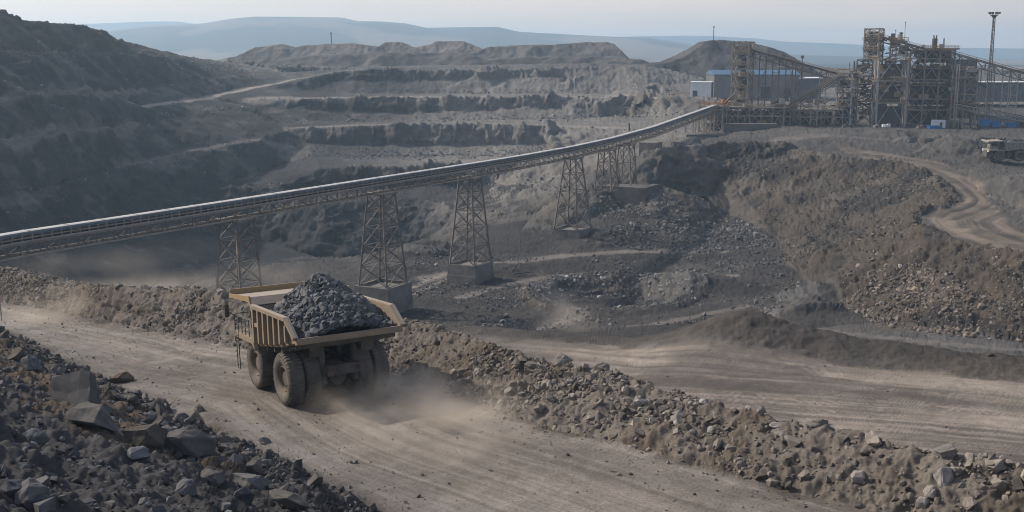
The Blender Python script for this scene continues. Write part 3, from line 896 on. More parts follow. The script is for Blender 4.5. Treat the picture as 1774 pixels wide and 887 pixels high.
# ------------------------------------------------------------------ far hills
def hills():
    rid = [(Pd(px, py, 4300)) for px, py in ((-900, 92), (-400, 78), (0, 66), (120, 60), (190, 53), (250, 46), (350, 41), (400, 33), (440, 29), (520, 29), (590, 30), (620, 36), (660, 37), (700, 40), (740, 48), (800, 47), (860, 46), (900, 55), (960, 58), (1050, 63), (1120, 66), (1200, 78), (1400, 96), (1774, 104), (2400, 104))]
    ridB = [(Pd(px, py, 6200)) for px, py in ((-900, 60), (-200, 60), (100, 44), (150, 42), (250, 38), (310, 38), (350, 44), (500, 52), (900, 66), (1080, 64), (1180, 62), (1230, 62), (1310, 66), (1360, 72), (1440, 75), (1500, 78), (1600, 82), (1774, 84), (2300, 88))]
    azA = np.array([math.atan2(p[0], p[1]) for p in rid]); hA = np.array([p[2] for p in rid])
    azB = np.array([math.atan2(p[0], p[1]) for p in ridB]); hB = np.array([p[2] for p in ridB])
    na, nr = 640, 260
    az = np.linspace(math.radians(-58), math.radians(58), na)
    r = np.exp(np.linspace(math.log(1180), math.log(7300), nr))
    X = np.sin(az)[:, None] * r; Y = np.cos(az)[:, None] * r
    a_h = np.interp(az, azA, hA)[:, None]; b_h = np.interp(az, azB, hB)[:, None]
    rel = (fbm(X / 700, Y / 700, seed=201, oct=5) - 0.5)
    rA = Y * 0 + r[None] * np.cos(az)[:, None]
    base = 4.0 + 0 * X
    base = base - 10 * (1 - sstep(1180, 1300, rA)) * 0 - 4 * (r[None] < 1250)
    upA = sstep(2300, 4300, rA) ** 1.3; dnA = 1 - sstep(4300, 5400, rA)
    ZA = (a_h - base) * upA * dnA
    ZB = (b_h - base) * sstep(4700, 6200, rA) * (1 - 0.4 * sstep(6200, 7400, rA))
    Z = base + np.maximum(ZA, ZB) + rel * 26 * np.sin(np.pi * np.clip((rA - 1600) / 2700, 0, 1)) + rel * 6 * sstep(1400, 1900, rA)
    veg = fbm(X / 260, Y / 420, seed=210, oct=5); fld = fbm(X / 330, Y / 420, seed=222, oct=4)
    c = mixc(np.broadcast_to(C3(0.045, 0.048, 0.042), X.shape + (3,)), C3(0.018, 0.026, 0.022), sstep(0.42, 0.55, veg))
    c = mixc(c, C3(0.17, 0.125, 0.095), sstep(0.50, 0.60, fld) * (1 - sstep(4700, 5200, rA)) * 0.75)
    V = np.stack([X, Y, Z], -1).reshape(-1, 3)
    ii = np.arange(na * nr).reshape(na, nr)
    q = np.stack([ii[:-1, :-1], ii[1:, :-1], ii[1:, 1:], ii[:-1, 1:]], -1).reshape(-1, 4)
    o = mesh_np("hills", V, q, earth("hill_grass", 0.02, 0.0, 0.1, 0.3), smooth=True, soil=c.reshape(-1, 3))
    o["kind"] = "structure"


hills()
# the level country beyond everything, as far as the horizon
o = mesh_np("plain", [(-6900, -650, -60), (6900, -650, -60), (6900, 7550, -60), (-6900, 7550, -60)], [(0, 1, 2, 3)], M_EARTH,
            soil=np.tile(C3(0.09, 0.085, 0.075), (4, 1)))
o["kind"] = "structure"
o.location.z = 0

# ------------------------------------------------------------------ spoil heaps and stockpile
def heap(label, name, prof, D, depth, seed, col, zb=12.0, cat="heap", group=None, amp=1.6):
    """flat-topped tip seen side on: prof = crest line in (px,py); flanks at the angle of repose all round"""
    xs = [Pd(px, py, D)[0] for px, py in prof]; zs = [Pd(px, py, D)[2] for px, py in prof]
    x0, x1 = xs[0], xs[-1]
    n, m = 200, 90
    u = np.linspace(x0 - 4, x1 + 4, n); v = np.linspace(-depth, depth, m)
    U_, V_ = np.meshgrid(u, v, indexing='ij')
    top = np.interp(U_, xs, zs)
    top = top + (fbm(U_ / 9, V_ / 9, seed=seed, oct=3) - 0.5) * amp
    edge = np.minimum(U_ - x0, x1 - U_)
    fl_ = zb - 1 + (depth - np.abs(V_) + (fbm(U_ / 12, V_ / 12, seed=seed + 5, oct=3) - 0.5) * 9) * 0.62
    Z = np.minimum(top, fl_) + (fbm(U_ / 2.5, V_ / 2.5, seed=seed + 9, oct=3) - 0.5) * amp * 0.6
    Z = np.maximum(Z, zb - 3)
    med_ = fbm(U_ / 14, Z / 10, seed=seed + 3, oct=3)
    c = mixc(np.broadcast_to(np.array(col, np.float32), U_.shape + (3,)), np.array(col, np.float32) * 1.35, sstep(0.4, 0.6, med_))
    VV = np.stack([U_, V_, Z - zb], -1).reshape(-1, 3)
    ii = np.arange(n * m).reshape(n, m)
    q = np.stack([ii[:-1, :-1], ii[1:, :-1], ii[1:, 1:], ii[:-1, 1:]], -1).reshape(-1, 4)
    o = mesh_np(name, VV, q, M_EARTH, smooth=True, soil=c.reshape(-1, 3))
    o.location = (0, D, zb)
    return tag(o, label, cat, group)


heap("low grey spoil heap with several humps at the far rim, left of the row", "spoil_heap", ((385, 106), (425, 98), (452, 82), (490, 77), (512, 85), (532, 80), (562, 77), (614, 76), (645, 80), (675, 86), (700, 100)), 880, 48, 301, (0.10, 0.088, 0.076), 13)
heap("rounded spoil cone between the humped heap and the flat pale tip", "spoil_heap", ((630, 98), (650, 86), (668, 74), (696, 73), (716, 82), (748, 96)), 860, 40, 306, (0.095, 0.085, 0.075), 13)
heap("pale thin-topped spoil tip behind the rounded cone", "spoil_heap", ((690, 100), (720, 84), (748, 76), (756, 72), (802, 72), (824, 80), (868, 98)), 950, 44, 311, (0.125, 0.105, 0.088), 13)
heap("long flat-topped spoil tip with dark right shoulder, widest on the far rim", "spoil_heap", ((795, 112), (818, 92), (850, 82), (900, 79), (960, 79), (995, 75), (1050, 74), (1062, 78), (1082, 100), (1092, 112)), 820, 48, 316, (0.085, 0.08, 0.075), 13)
heap("broad lower spoil bank in front of the heaps along the far rim", "spoil_bank", ((455, 125), (500, 102), (560, 95), (640, 93), (720, 92), (790, 92), (850, 103), (920, 100), (1060, 99), (1110, 104), (1140, 118)), 720, 30, 321, (0.085, 0.08, 0.074), 14)
heap("tall dark conical ore stockpile behind the small white shed", "stockpile", ((1092, 136), (1110, 112), (1150, 108), (1180, 95), (1216, 73), (1232, 70), (1262, 70), (1290, 74), (1330, 84), (1360, 100), (1400, 132)), 640, 46, 331, (0.055, 0.053, 0.053), 8, "stockpile")
# ================================================================== MATERIALS OF BUILT THINGS
DUSTC = (0.27, 0.235, 0.195)
M_TAN = surf("dusty_yellow_paint", (0.275, 0.19, 0.105), (0.18, 0.152, 0.122), 1.1, 0.8, bump=0.35, bscale=5, dust=(*DUSTC, 0.9), detail=9)
M_YEL = surf("yellow_rail_paint", (0.32, 0.21, 0.075), (0.25, 0.19, 0.11), 2.0, 0.7, dust=(*DUSTC, 0.4))
M_DARKST = surf("greasy_dark_steel", (0.045, 0.042, 0.040), (0.085, 0.075, 0.065), 2.2, 0.7, dust=(*DUSTC, 0.35))
M_FLOORST = surf("worn_body_floor", (0.24, 0.225, 0.21), (0.15, 0.14, 0.13), 1.2, 0.7, bump=0.2)
M_TYRE = surf("dusty_rubber", (0.060, 0.055, 0.050), (0.125, 0.110, 0.093), 1.3, 0.92, bump=0.3, bscale=14, dust=(0.2, 0.175, 0.148, 0.55))
M_RIM = surf("dusty_rim", (0.17, 0.135, 0.09), (0.10, 0.085, 0.065), 2.4, 0.8)
M_GLASS = surf("dark_cab_glass", (0.015, 0.018, 0.02), (0.03, 0.034, 0.036), 2.0, 0.15, spec=0.5)
M_RAIL = surf("grey_green_rail", (0.10, 0.105, 0.10), (0.16, 0.15, 0.13), 3.0, 0.6)
M_REDL = surf("red_lens", (0.10, 0.04, 0.03), (0.07, 0.04, 0.035), 5.0, 0.4)
M_ORE = surf("blue_grey_ore", (0.040, 0.044, 0.050), (0.105, 0.112, 0.120), 0.9, 0.75, bump=0.4, bscale=6, spec=0.4)
M_STEEL = surf("weathered_steel", (0.19, 0.163, 0.136), (0.30, 0.262, 0.222), 0.5, 0.75, bump=0.1, dust=(*DUSTC, 0.3))
M_STEEL2 = surf("pale_galvanised_steel", (0.25, 0.235, 0.22), (0.36, 0.34, 0.32), 0.4, 0.65)
M_RUST = surf("rusty_truss_steel", (0.105, 0.085, 0.073), (0.165, 0.142, 0.126), 0.7, 0.8, dust=(*DUSTC, 0.3))
M_COVER = surf("pale_belt_cover", (0.46, 0.47, 0.48), (0.33, 0.335, 0.34), 0.45, 0.8, dust=(0.42, 0.40, 0.38, 0.4))
M_CSIDE = surf("shaded_cover_side", (0.105, 0.125, 0.15), (0.065, 0.075, 0.088), 0.4, 0.8)  # shade on the cover's side put into its colour, against the pale top
M_BELT = surf("black_belt_rubber", (0.02, 0.02, 0.021), (0.045, 0.043, 0.042), 0.9, 0.8)
M_CONC = surf("stained_concrete", (0.21, 0.195, 0.175), (0.105, 0.097, 0.09), 0.35, 0.9, bump=0.3, bscale=2.5, detail=8)
M_CONCD = surf("old_dark_concrete", (0.15, 0.14, 0.128), (0.085, 0.08, 0.075), 0.25, 0.9, bump=0.3, bscale=2.0, detail=8)
M_CLAD = surf("grey_cladding", (0.22, 0.22, 0.215), (0.15, 0.15, 0.148), 0.12, 0.6, dust=(*DUSTC, 0.2))
M_CLADB = surf("blue_grey_cladding", (0.165, 0.18, 0.195), (0.095, 0.105, 0.115), 0.16, 0.55)
M_WHITE = surf("off_white_cladding", (0.62, 0.66, 0.70), (0.50, 0.53, 0.56), 0.15, 0.6)
M_BLUER = surf("faded_blue_roof", (0.045, 0.10, 0.18), (0.07, 0.125, 0.19), 0.2, 0.55)
M_BLUE = surf("blue_skip_paint", (0.03, 0.16, 0.42), (0.05, 0.19, 0.40), 0.8, 0.55)
M_PLATE = surf("dusty_floor_plate", (0.20, 0.165, 0.12), (0.28, 0.24, 0.19), 0.6, 0.85, dust=(*DUSTC, 0.5))
M_DARKB = surf("dark_plant_steel", (0.060, 0.060, 0.062), (0.105, 0.10, 0.095), 0.3, 0.8)
M_ORANGE = surf("orange_rail_paint", (0.42, 0.16, 0.04), (0.33, 0.15, 0.06), 1.2, 0.7)
M_STONE = earth("loose_stone", 1.7, 0.7, 0.12, 0.32)
M_STONEF = earth("far_stone", 0.6, 0.0, 0.12, 0.25)

# ================================================================== ROCKS
def rock_proto(n, seed, sub=0, squash=(1, 0.85, 0.65)):
    r = random.Random(seed)
    bm = bmesh.new()
    for _ in range(n):
        v = Vector((r.gauss(0, 1), r.gauss(0, 1), r.gauss(0, 1))).normalized() * r.uniform(0.8, 1.06)
        bm.verts.new((v.x * squash[0], v.y * squash[1], v.z * squash[2]))
    res_ = bmesh.ops.convex_hull(bm, input=bm.verts)
    bmesh.ops.delete(bm, geom=[v for v in bm.verts if not v.link_faces], context='VERTS')
    bmesh.ops.dissolve_limit(bm, angle_limit=math.radians(14), verts=bm.verts, edges=bm.edges)
    if sub:
        bmesh.ops.bevel(bm, geom=list(bm.edges), offset=0.03, segments=1, affect='EDGES', clamp_overlap=True)
        bmesh.ops.triangulate(bm, faces=bm.faces)
        bmesh.ops.subdivide_edges(bm, edges=bm.edges, cuts=sub, use_grid_fill=True)
        from mathutils import noise as nz
        for v in bm.verts:
            p = v.co * 2.3 + Vector((seed, 0, 0))
            v.co += v.co.normalized() * ((nz.fractal(p, 0.9, 2.1, 5) * 0.10 + nz.ridged_multi_fractal(p * 0.7, 1.0, 2.1, 3, 1.0, 2.0) * 0.03))
    bmesh.ops.triangulate(bm, faces=bm.faces)
    V = np.array([v.co[:] for v in bm.verts], np.float32); F = np.array([[v.index for v in f.verts] for f in bm.faces], np.int32)
    bm.free()
    return V, F


SMALL = [rock_proto(11 + k % 5, 500 + k, 0, ((1, .8, .6), (1, .9, .75), (1, .65, .5))[k % 3]) for k in range(9)]
MIDS = [rock_proto(16 + k % 6, 600 + k, 0, ((1, .8, .65), (1, .9, .8), (1, .7, .5))[k % 3]) for k in range(8)]
BIGS = [rock_proto(13 + k, 700 + k, 3, ((1, .8, .62), (1, .9, .7), (1, .7, .5), (1, .8, .8))[k % 4]) for k in range(8)]


def rand_rot(n):
    q = RNG.normal(size=(n, 4)); q /= np.linalg.norm(q, axis=1)[:, None]
    a, b, c, d = q.T
    return np.stack([np.stack([1 - 2 * (c * c + d * d), 2 * (b * c - a * d), 2 * (b * d + a * c)], -1),
                     np.stack([2 * (b * c + a * d), 1 - 2 * (b * b + d * d), 2 * (c * d - a * b)], -1),
                     np.stack([2 * (b * d - a * c), 2 * (c * d + a * b), 1 - 2 * (b * b + c * c)], -1)], 1)


def scatter(name, pos, size, cols, protos, mat, label, sink=0.25, parent=None, kind="stuff", cat=None):
    """many stones as ONE uncountable mass"""
    n = len(pos); R = rand_rot(n)
    which = RNG.integers(0, len(protos), n)
    Vs, Fs, Cs = [], [], []; off = 0
    for k, (pv, pf) in enumerate(protos):
        m = which == k
        c = int(m.sum())
        if not c: continue
        W = np.einsum('nij,vj->nvi', R[m], pv) * size[m][:, None, None]
        W[..., 2] += (1 - 2 * sink) * 0.5 * size[m][:, None]
        W += pos[m][:, None, :]
        Vs.append(W.reshape(-1, 3)); Cs.append(np.repeat(cols[m], len(pv), axis=0))
        Fs.append((pf[None] + (np.arange(c) * len(pv))[:, None, None] + off).reshape(-1, 3)); off += c * len(pv)
    o = mesh_np(name, np.concatenate(Vs), np.concatenate(Fs), mat, parent=parent, smooth=False, soil=np.concatenate(Cs))
    if kind: o["kind"] = kind
    if label: o["label"] = label
    if cat: o["category"] = cat
    return o


def sample_poly(poly, n, dens_fn=None):
    poly = np.array([p[:2] for p in poly]); lo, hi = poly.min(0), poly.max(0)
    out = []
    tot = 0; it = 0
    while tot < n and it < 200:
        q = RNG.uniform(lo, hi, (max(2000, n), 2)); it += 1
        m = in_poly(q[:, 0], q[:, 1], poly)
        if dens_fn is not None: m &= RNG.uniform(size=len(q)) < dens_fn(q[:, 0], q[:, 1])
        out.append(q[m]); tot += int(m.sum())
    return np.concatenate(out)[:n]


def psize(n, lo, hi, p=2.2):
    u = RNG.uniform(size=n)
    return lo * (1 - u * (1 - (lo / hi) ** p)) ** (-1 / p)


def stone_cols(n, a, b, jit=0.25):
    t = RNG.uniform(size=n)[:, None]
    return (np.array(a) * (1 - t) + np.array(b) * t) * RNG.uniform(1 - jit, 1 + jit, n)[:, None]


def ground_pts(q):
    return np.column_stack([q, ground(q[:, 0], q[:, 1])])


# foreground slope
nf = 16000
poly = [(p[0], p[1]) for p in NE[:10]] + [(15, 20), (-8, 12), (-40, 14), (-75, 40)]
def clump(s, lo, hi, seed):
    return lambda X, Y: 0.12 + 0.88 * sstep(lo, hi, fbm(X / s, Y / s, seed=seed, oct=3))
q = sample_poly(poly, nf, clump(5.0, 0.42, 0.58, 401))
g = ground_pts(q)
dd = seg_dist(q[:, 0], q[:, 1], NE)[0]
scatter("foreground_rubble", g, psize(nf, 0.06, 0.55, 1.9), stone_cols(nf, (0.055, 0.058, 0.064), (0.135, 0.135, 0.138), 0.3), SMALL + MIDS, M_STONE,
        "dark broken rubble strewn over the near slope below the camera")
# band of coarse dark stones along the road's near edge
ne2 = [np.array(p) for p in NE[1:10]]
q = []
for i in range(len(ne2) - 1):
    a, b = ne2[i][:2], ne2[i + 1][:2]
    L = np.hypot(*(b - a)); nrm = np.array([-(b - a)[1], (b - a)[0]]) / L
    if seg_dist(np.array([(a + nrm)[0]]), np.array([(a + nrm)[1]]), NE)[1][0] != SIDE_CAM: nrm = -nrm
    k = int(L * 46)
    q.append(a + RNG.uniform(size=(k, 1)) * (b - a) + nrm * np.abs(RNG.normal(1.6, 1.5, (k, 1))))
q = np.concatenate(q); g = ground_pts(q)
scatter("road_edge_rubble", g, psize(len(q), 0.08, 0.55, 1.9), stone_cols(len(q), (0.05, 0.05, 0.052), (0.14, 0.13, 0.12), 0.3), SMALL, M_STONE,
        "dark stones heaped along the near edge of the haul road")
# berm rubble
bpoly = [np.array(p) for p in FE] + [np.array(p) + np.array([2.0, 3.5, 0]) for p in reversed(BC)]
nb = 32000
q = sample_poly(bpoly, nb, lambda X, Y: (0.12 + 0.88 * sstep(0.47, 0.58, fbm(X / 4.5, Y / 4.5, seed=411, oct=3))) * (0.85 + 0.15 * sstep(-20, 8, X)))
dF = seg_dist(q[:, 0], q[:, 1], FE)[0]
g = ground_pts(q)
sz = psize(nb, 0.055, 0.50, 1.75) * np.where(q[:, 0] > 4, 1.0, 0.9)
scatter("berm_rubble", g, sz, stone_cols(nb, (0.11, 0.099, 0.085), (0.235, 0.213, 0.186), 0.3), SMALL + MIDS, M_STONE,
        "pale broken stones covering the berm between the haul road and the lower road", sink=0.42)
q = sample_poly(HAUL, 5200, lambda X, Y: np.exp(-np.minimum(seg_dist(X, Y, NE)[0], seg_dist(X, Y, FE)[0]) / 1.6) * 0.9 + 0.10)
g = ground_pts(q); q2 = sample_poly(LOWER, 1500, lambda X, Y: 0.2 + 0.8 * np.exp(-seg_dist(X, Y, LINES['LRF'])[0] / 1.5))
g = np.concatenate([g, ground_pts(q2)])
scatter("road_gravel", g, psize(len(g), 0.025, 0.17, 2.2), stone_cols(len(g), (0.10, 0.09, 0.08), (0.25, 0.23, 0.205), 0.3), SMALL, M_STONE,
        "loose gravel and small stones lying on the haul roads")
# talus at the foot of the right slope, stones on the slope
spoly = LINES['TR'] + list(reversed(LINES['CR']))
ns = 17000
q = sample_poly(spoly, ns, lambda X, Y: 0.15 + 0.85 * sstep(0.45, 0.62, fbm(X / 16.0, Y / 16.0, seed=421, oct=4)))
scatter("slope_stones", ground_pts(q), psize(ns, 0.11, 0.55, 2.2), stone_cols(ns, (0.07, 0.062, 0.053), (0.19, 0.168, 0.145), 0.25), SMALL, M_STONEF,
        "stones lying over the brown slope on the right of the pit")
tpoly = zl((1480, 470, -23), (1540, 440, -19), (1620, 500, -18), (1774, 560, -17), (1774, 596, -17), (1650, 585, -18), (1540, 575, -20), (1450, 540, -23))
q = sample_poly(tpoly, 3500, lambda X, Y: 0.1 + 0.9 * sstep(0.40, 0.6, fbm(X / 10.0, Y / 10.0, seed=431, oct=3)))
scatter("talus_stones", ground_pts(q), psize(3500, 0.15, 0.75, 2.0), stone_cols(3500, (0.085, 0.073, 0.06), (0.22, 0.19, 0.165), 0.25), SMALL + MIDS, M_STONEF,
        "tumbled pale stones at the foot of the right slope")
dpoly = zl((1130, 380, -23), (1250, 345, -19), (1300, 385, -23), (1330, 410, -24.2), (1370, 470, -25.8), (1300, 478, -26.4), (1150, 440, -26.8), (1060, 426, -26.6))
q = sample_poly(dpoly, 7500, lambda X, Y: 0.1 + 0.9 * sstep(0.42, 0.6, fbm(X / 13.0, Y / 13.0, seed=441, oct=3)))
scatter("gully_debris", ground_pts(q), psize(7500, 0.14, 0.75, 2.3), stone_cols(7500, (0.06, 0.06, 0.06), (0.17, 0.166, 0.16), 0.25), SMALL, M_STONEF,
        "grey rock debris fanned out below the shaded gully")
# floor: ring of the hollow, edges of the tracks, toe of the back wall, bench lips
cpts = []
for _ in range(1600):
    a_ = random.uniform(0, 6.283); r_ = random.gauss(13.5, 2.2)
    if math.sin(a_) > -0.3 or random.random() < 0.3:
        cpts.append((CRATER[0] + r_ * math.cos(a_), CRATER[1] + r_ * 1.25 * math.sin(a_)))
q = np.array(cpts)
scatter("hollow_stones", ground_pts(q), psize(len(q), 0.18, 0.8, 2.2), stone_cols(len(q), (0.12, 0.12, 0.12), (0.28, 0.275, 0.265), 0.25), SMALL, M_STONEF,
        "pale stones round the shallow hollow on the pit floor")
fpoly = zl((700, 600, -28), (1100, 565, -26), (1350, 560, -22), (1400, 500, -25), (1250, 436, -26.2), (1000, 434, -27), (720, 445, -27.8))
q = sample_poly(fpoly, 4200, lambda X, Y: 0.05 + 0.95 * sstep(0.50, 0.66, fbm(X / 12.0, Y / 12.0, seed=451, oct=4)))
scatter("floor_stones", ground_pts(q), psize(4200, 0.15, 0.8, 2.5), stone_cols(4200, (0.07, 0.07, 0.07), (0.2, 0.195, 0.19), 0.25), SMALL, M_STONEF,
        "small loose stones scattered over the dark pit floor")
qq = []
for nm_, k, sp in (('w1', 420, 3.5), ('w3', 480, 4), ('w5', 800, 7), ('w7', 700, 6), ('w2', 150, 2.0), ('w4', 150, 2), ('h4b', 250, 4), ('h1b', 900, 8), ('h2b', 260, 4), ('h3b', 300, 5), ('cut_crest', 300, 5), ('w3', 300, 9), ('w5', 500, 10), ('ab3', 500, 6), ('ab4', 500, 6)):
    pl = resamp(LINES[nm_], 120)
    ii = RNG.integers(0, 120, k)
    qq.append(pl[ii][:, :2] + RNG.normal(0, 1, (k, 2)) * sp * 0.6)
q = np.concatenate(qq)
q = q[np.abs(np.arctan2(q[:, 0], q[:, 1])) < 1.0]
scatter("bench_stones", ground_pts(q), psize(len(q), 0.25, 1.0, 2.3), stone_cols(len(q), (0.08, 0.08, 0.08), (0.24, 0.232, 0.22), 0.25), SMALL, M_STONEF,
        "fallen stones along the benches of the pit wall")

# ---- boulders one can point at: (px, py of the base, width px, proto, flatness, colour, label)
GREY, BROWN, DKG, PALE = (0.105, 0.107, 0.11), (0.105, 0.083, 0.063), (0.062, 0.060, 0.060), (0.235, 0.22, 0.20)
BOULD = [
    (135, 705, 120, 0, 0.62, DKG, "largest dark slab boulder on the near slope, lying under the road edge"),
    (158, 742, 76, 1, 0.66, (0.10, 0.097, 0.092), "angular grey boulder just below the largest dark slab"),
    (20, 625, 44, 2, 0.8, (0.085, 0.075, 0.065), "brown-grey boulder at the left edge above the other near rocks"),
    (48, 640, 40, 3, 0.7, GREY, "grey boulder right of the brown one at the left edge"),
    (208, 663, 38, 4, 0.66, BROWN, "square brown boulder on the lip of the haul road's near edge"),
    (243, 775, 72, 5, 0.75, (0.075, 0.068, 0.06), "dark brown boulder in the middle of the near slope"),
    (320, 788, 92, 6, 0.85, (0.085, 0.083, 0.08), "tall tilted slab boulder right of the dark brown one"),
    (52, 882, 58, 7, 0.85, (0.10, 0.10, 0.103), "rounded boulder in the bottom left corner"),
    (104, 868, 30, 2, 0.8, (0.12, 0.115, 0.108), "small brown-grey boulder beside the rounded corner boulder"),
    (25, 850, 56, 0, 0.6, (0.06, 0.064, 0.072), "dark blue-grey boulder at the left edge above the corner"),
    (240, 800, 40, 1, 0.7, (0.13, 0.135, 0.145), "pale blue-grey boulder below the dark brown one"),
    (320, 858, 40, 3, 0.8, (0.115, 0.115, 0.118), "light grey boulder near the bottom of the slope"),
    (430, 845, 66, 5, 0.55, (0.105, 0.105, 0.105), "flat pale slab among the dark stones near the road's bottom end"),
    (60, 770, 50, 4, 0.6, (0.07, 0.076, 0.085), "blue-grey boulder on the left part of the near slope"),
    (365, 840, 46, 7, 0.6, (0.085, 0.083, 0.08), "grey boulder left of the flat pale slab"),
    (500, 880, 70, 6, 0.5, (0.10, 0.095, 0.085), "low brown-grey boulder at the bottom edge"),
    (225, 700, 30, 6, 0.8, (0.085, 0.08, 0.072), "upright grey stone right of the largest slab"),
    (270, 735, 30, 2, 0.7, (0.08, 0.075, 0.07), "dark stone up slope from the tilted slab"),
    (345, 715, 18, 3, 0.8, (0.13, 0.115, 0.10), "small tan stone sitting alone on the near lip of the road"),
    (458, 770, 22, 4, 0.7, (0.10, 0.10, 0.10), "small grey boulder on the lip halfway along the near edge"),
    # berm, right hand side
    (1517, 768, 34, 0, 0.95, (0.24, 0.215, 0.185), "upright pale boulder on the berm crest beside the lower road"),
    (1636, 838, 36, 1, 1.05, (0.22, 0.205, 0.19), "big upright boulder with a pale face in the berm rubble"),
    (1487, 834, 28, 7, 0.7, (0.21, 0.195, 0.175), "oval pale boulder at the foot of the berm by the haul road"),
    (1455, 832, 18, 2, 1.0, (0.18, 0.168, 0.15), "small upright stone left of the oval boulder"),
    (1614, 866, 30, 3, 0.85, (0.215, 0.198, 0.18), "tilted pale boulder at the bottom of the berm"),
    (1598, 876, 24, 7, 0.8, (0.21, 0.2, 0.185), "round stone leaning on the tilted pale boulder"),
    (1682, 880, 30, 4, 0.8, (0.17, 0.15, 0.135), "pinkish grey boulder near the bottom right edge"),
    (1640, 790, 40, 5, 0.7, (0.14, 0.133, 0.125), "grey boulder high on the berm near the right edge"),
    (1350, 758, 28, 6, 0.8, (0.19, 0.175, 0.155), "grey-tan boulder set in the middle of the berm"),
    (1176, 733, 28, 1, 0.75, (0.25, 0.238, 0.22), "white-faced block at the foot of the berm"),
    (1108, 706, 22, 0, 0.95, (0.25, 0.24, 0.225), "upright white stone up slope from the white-faced block"),
    (1233, 751, 20, 3, 0.7, (0.23, 0.22, 0.2), "rounded pale stone right of the white-faced block"),
    (1219, 701, 18, 7, 0.75, (0.27, 0.258, 0.24), "pale cube-shaped stone on the upper berm"),
    (932, 674, 14, 2, 0.9, (0.25, 0.24, 0.22), "small white stone behind the truck's shadow on the berm"),
    (1345, 741, 20, 4, 0.6, (0.25, 0.235, 0.215), "light slab among brown soil on the berm"),
    (1420, 738, 26, 5, 0.7, (0.10, 0.095, 0.09), "dark lump of rock on the far lip of the berm"),
    (1044, 645, 30, 6, 0.75, (0.12, 0.112, 0.10), "dark pointed rock on the berm crest"),
    (975, 632, 36, 3, 0.6, (0.15, 0.14, 0.125), "grey rock outcrop on the berm crest behind the truck"),
    # slope on the right
    (1585, 506, 14, 1, 0.7, (0.26, 0.22, 0.18), "pinkish boulder on the brown slope below the hairpin"),
    (1530, 528, 12, 2, 0.6, (0.27, 0.25, 0.23), "white flat stone low on the brown slope"),
    (1560, 465, 12, 3, 0.6, (0.29, 0.27, 0.25), "white slab stone halfway up the brown slope"),
    (1717, 618, 12, 4, 0.8, (0.05, 0.047, 0.044), "dark boulder beyond the ridge near the right edge"),
    (1310, 408, 10, 5, 0.8, (0.22, 0.21, 0.20), "light boulder at the bottom of the shaded gully"),
]
for k, (px, py, wpx, pr, flat_, col, lab) in enumerate(BOULD):
    h_ = hit(px, py)
    if h_ is None: continue
    s_ = wpx / FPX * (h_ @ FW - CAM @ FW) * 0.60
    V, F = BIGS[pr]
    a_ = random.uniform(0, 6.28)
    ca, sa_ = math.cos(a_), math.sin(a_)
    W = V.copy(); W[:, 2] *= flat_ / 0.7
    W = np.stack([W[:, 0] * ca - W[:, 1] * sa_, W[:, 0] * sa_ + W[:, 1] * ca, W[:, 2]], -1) * s_
    o = mesh_np("boulder", W, F, M_STONE, smooth=False, soil=np.tile(np.array(col, np.float32) * 1.15, (len(W), 1)))
    up_ = 0.28 * s_ * flat_
    o.location = (h_[0], h_[1] + 0.3 * s_, h_[2] + up_)
    if h_[1] < 60 and px < 700: o.rotation_euler = (random.uniform(-.25, .1), random.uniform(0.1, .35), 0)
    tag(o, lab, "boulder", "boulders lying on the ground")

# ================================================================== HAUL TRUCK
def make_tyre(R, w, lugs=38):
    mb = MB()
    h = w / 2
    prof = [(-h * 0.62, R * 0.50), (-h * 0.80, R * 0.56), (-h * 0.98, R * 0.70), (-h, R * 0.80), (-h * 0.94, R * 0.92), (-h * 0.80, R * 0.965),
            (0, R * 0.975), (h * 0.80, R * 0.965), (h * 0.94, R * 0.92), (h, R * 0.80), (h * 0.98, R * 0.70), (h * 0.80, R * 0.56), (h * 0.62, R * 0.50)]
    mb.lathe(prof, 56)
    for i in range(lugs):
        for sgn in (-1, 1):
            a = 2 * math.pi * (i + (0.5 if sgn > 0 else 0)) / lugs
            da = 2 * math.pi / lugs * 0.30
            vs = []
            for t, r0, r1, k in ((sgn * h * 0.08, R * 0.95, R * 1.0, 0.35), (sgn * h * 0.80, R * 0.94, R * 0.995, 0.0), (sgn * h * 1.015, R * 0.86, R * 0.90, -0.1)):
                aa = a + k * da * sgn
                for r in (r0, r1):
                    for s_ in (-1, 1):
                        vs.append((t, r * math.cos(aa + s_ * da), r * math.sin(aa + s_ * da)))
            f = []
            for j in (0, 4):
                f += [(j + 2, j + 3, j + 7, j + 6), (j, j + 2, j + 6, j + 4), (j + 1, j + 5, j + 7, j + 3)]
            f += [(0, 1, 3, 2), (8, 10, 11, 9)]
            mb.add(vs, f)
    return mb


def make_rim(R, w, side, deep):
    mb = MB(); h = w / 2; s = side
    prof = [(s * h * 0.66, R * 0.505), (s * h * 0.72, R * 0.47), (s * h * 0.62, R * 0.44), (s * h * (0.62 - deep), R * 0.40), (s * h * (0.60 - deep), R * 0.30),
            (s * h * (0.70 - deep * 0.7), R * 0.26), (s * h * (0.74 - deep * 0.7), R * 0.10), (s * h * (0.74 - deep * 0.7), 0.002)]
    mb.lathe(prof, 40)
    mb.lathe([(-s * h * 0.66, R * 0.505), (-s * h * 0.2, R * 0.42), (-s * h * 0.2, 0.002)], 24)
    for i in range(20):
        a = 2 * math.pi * i / 20
        c = (s * h * (0.60 - deep), R * 0.35 * math.cos(a), R * 0.35 * math.sin(a))
        mb.tube(c, (c[0] + s * 0.06, c[1], c[2]), 0.035, n=6)
    return mb


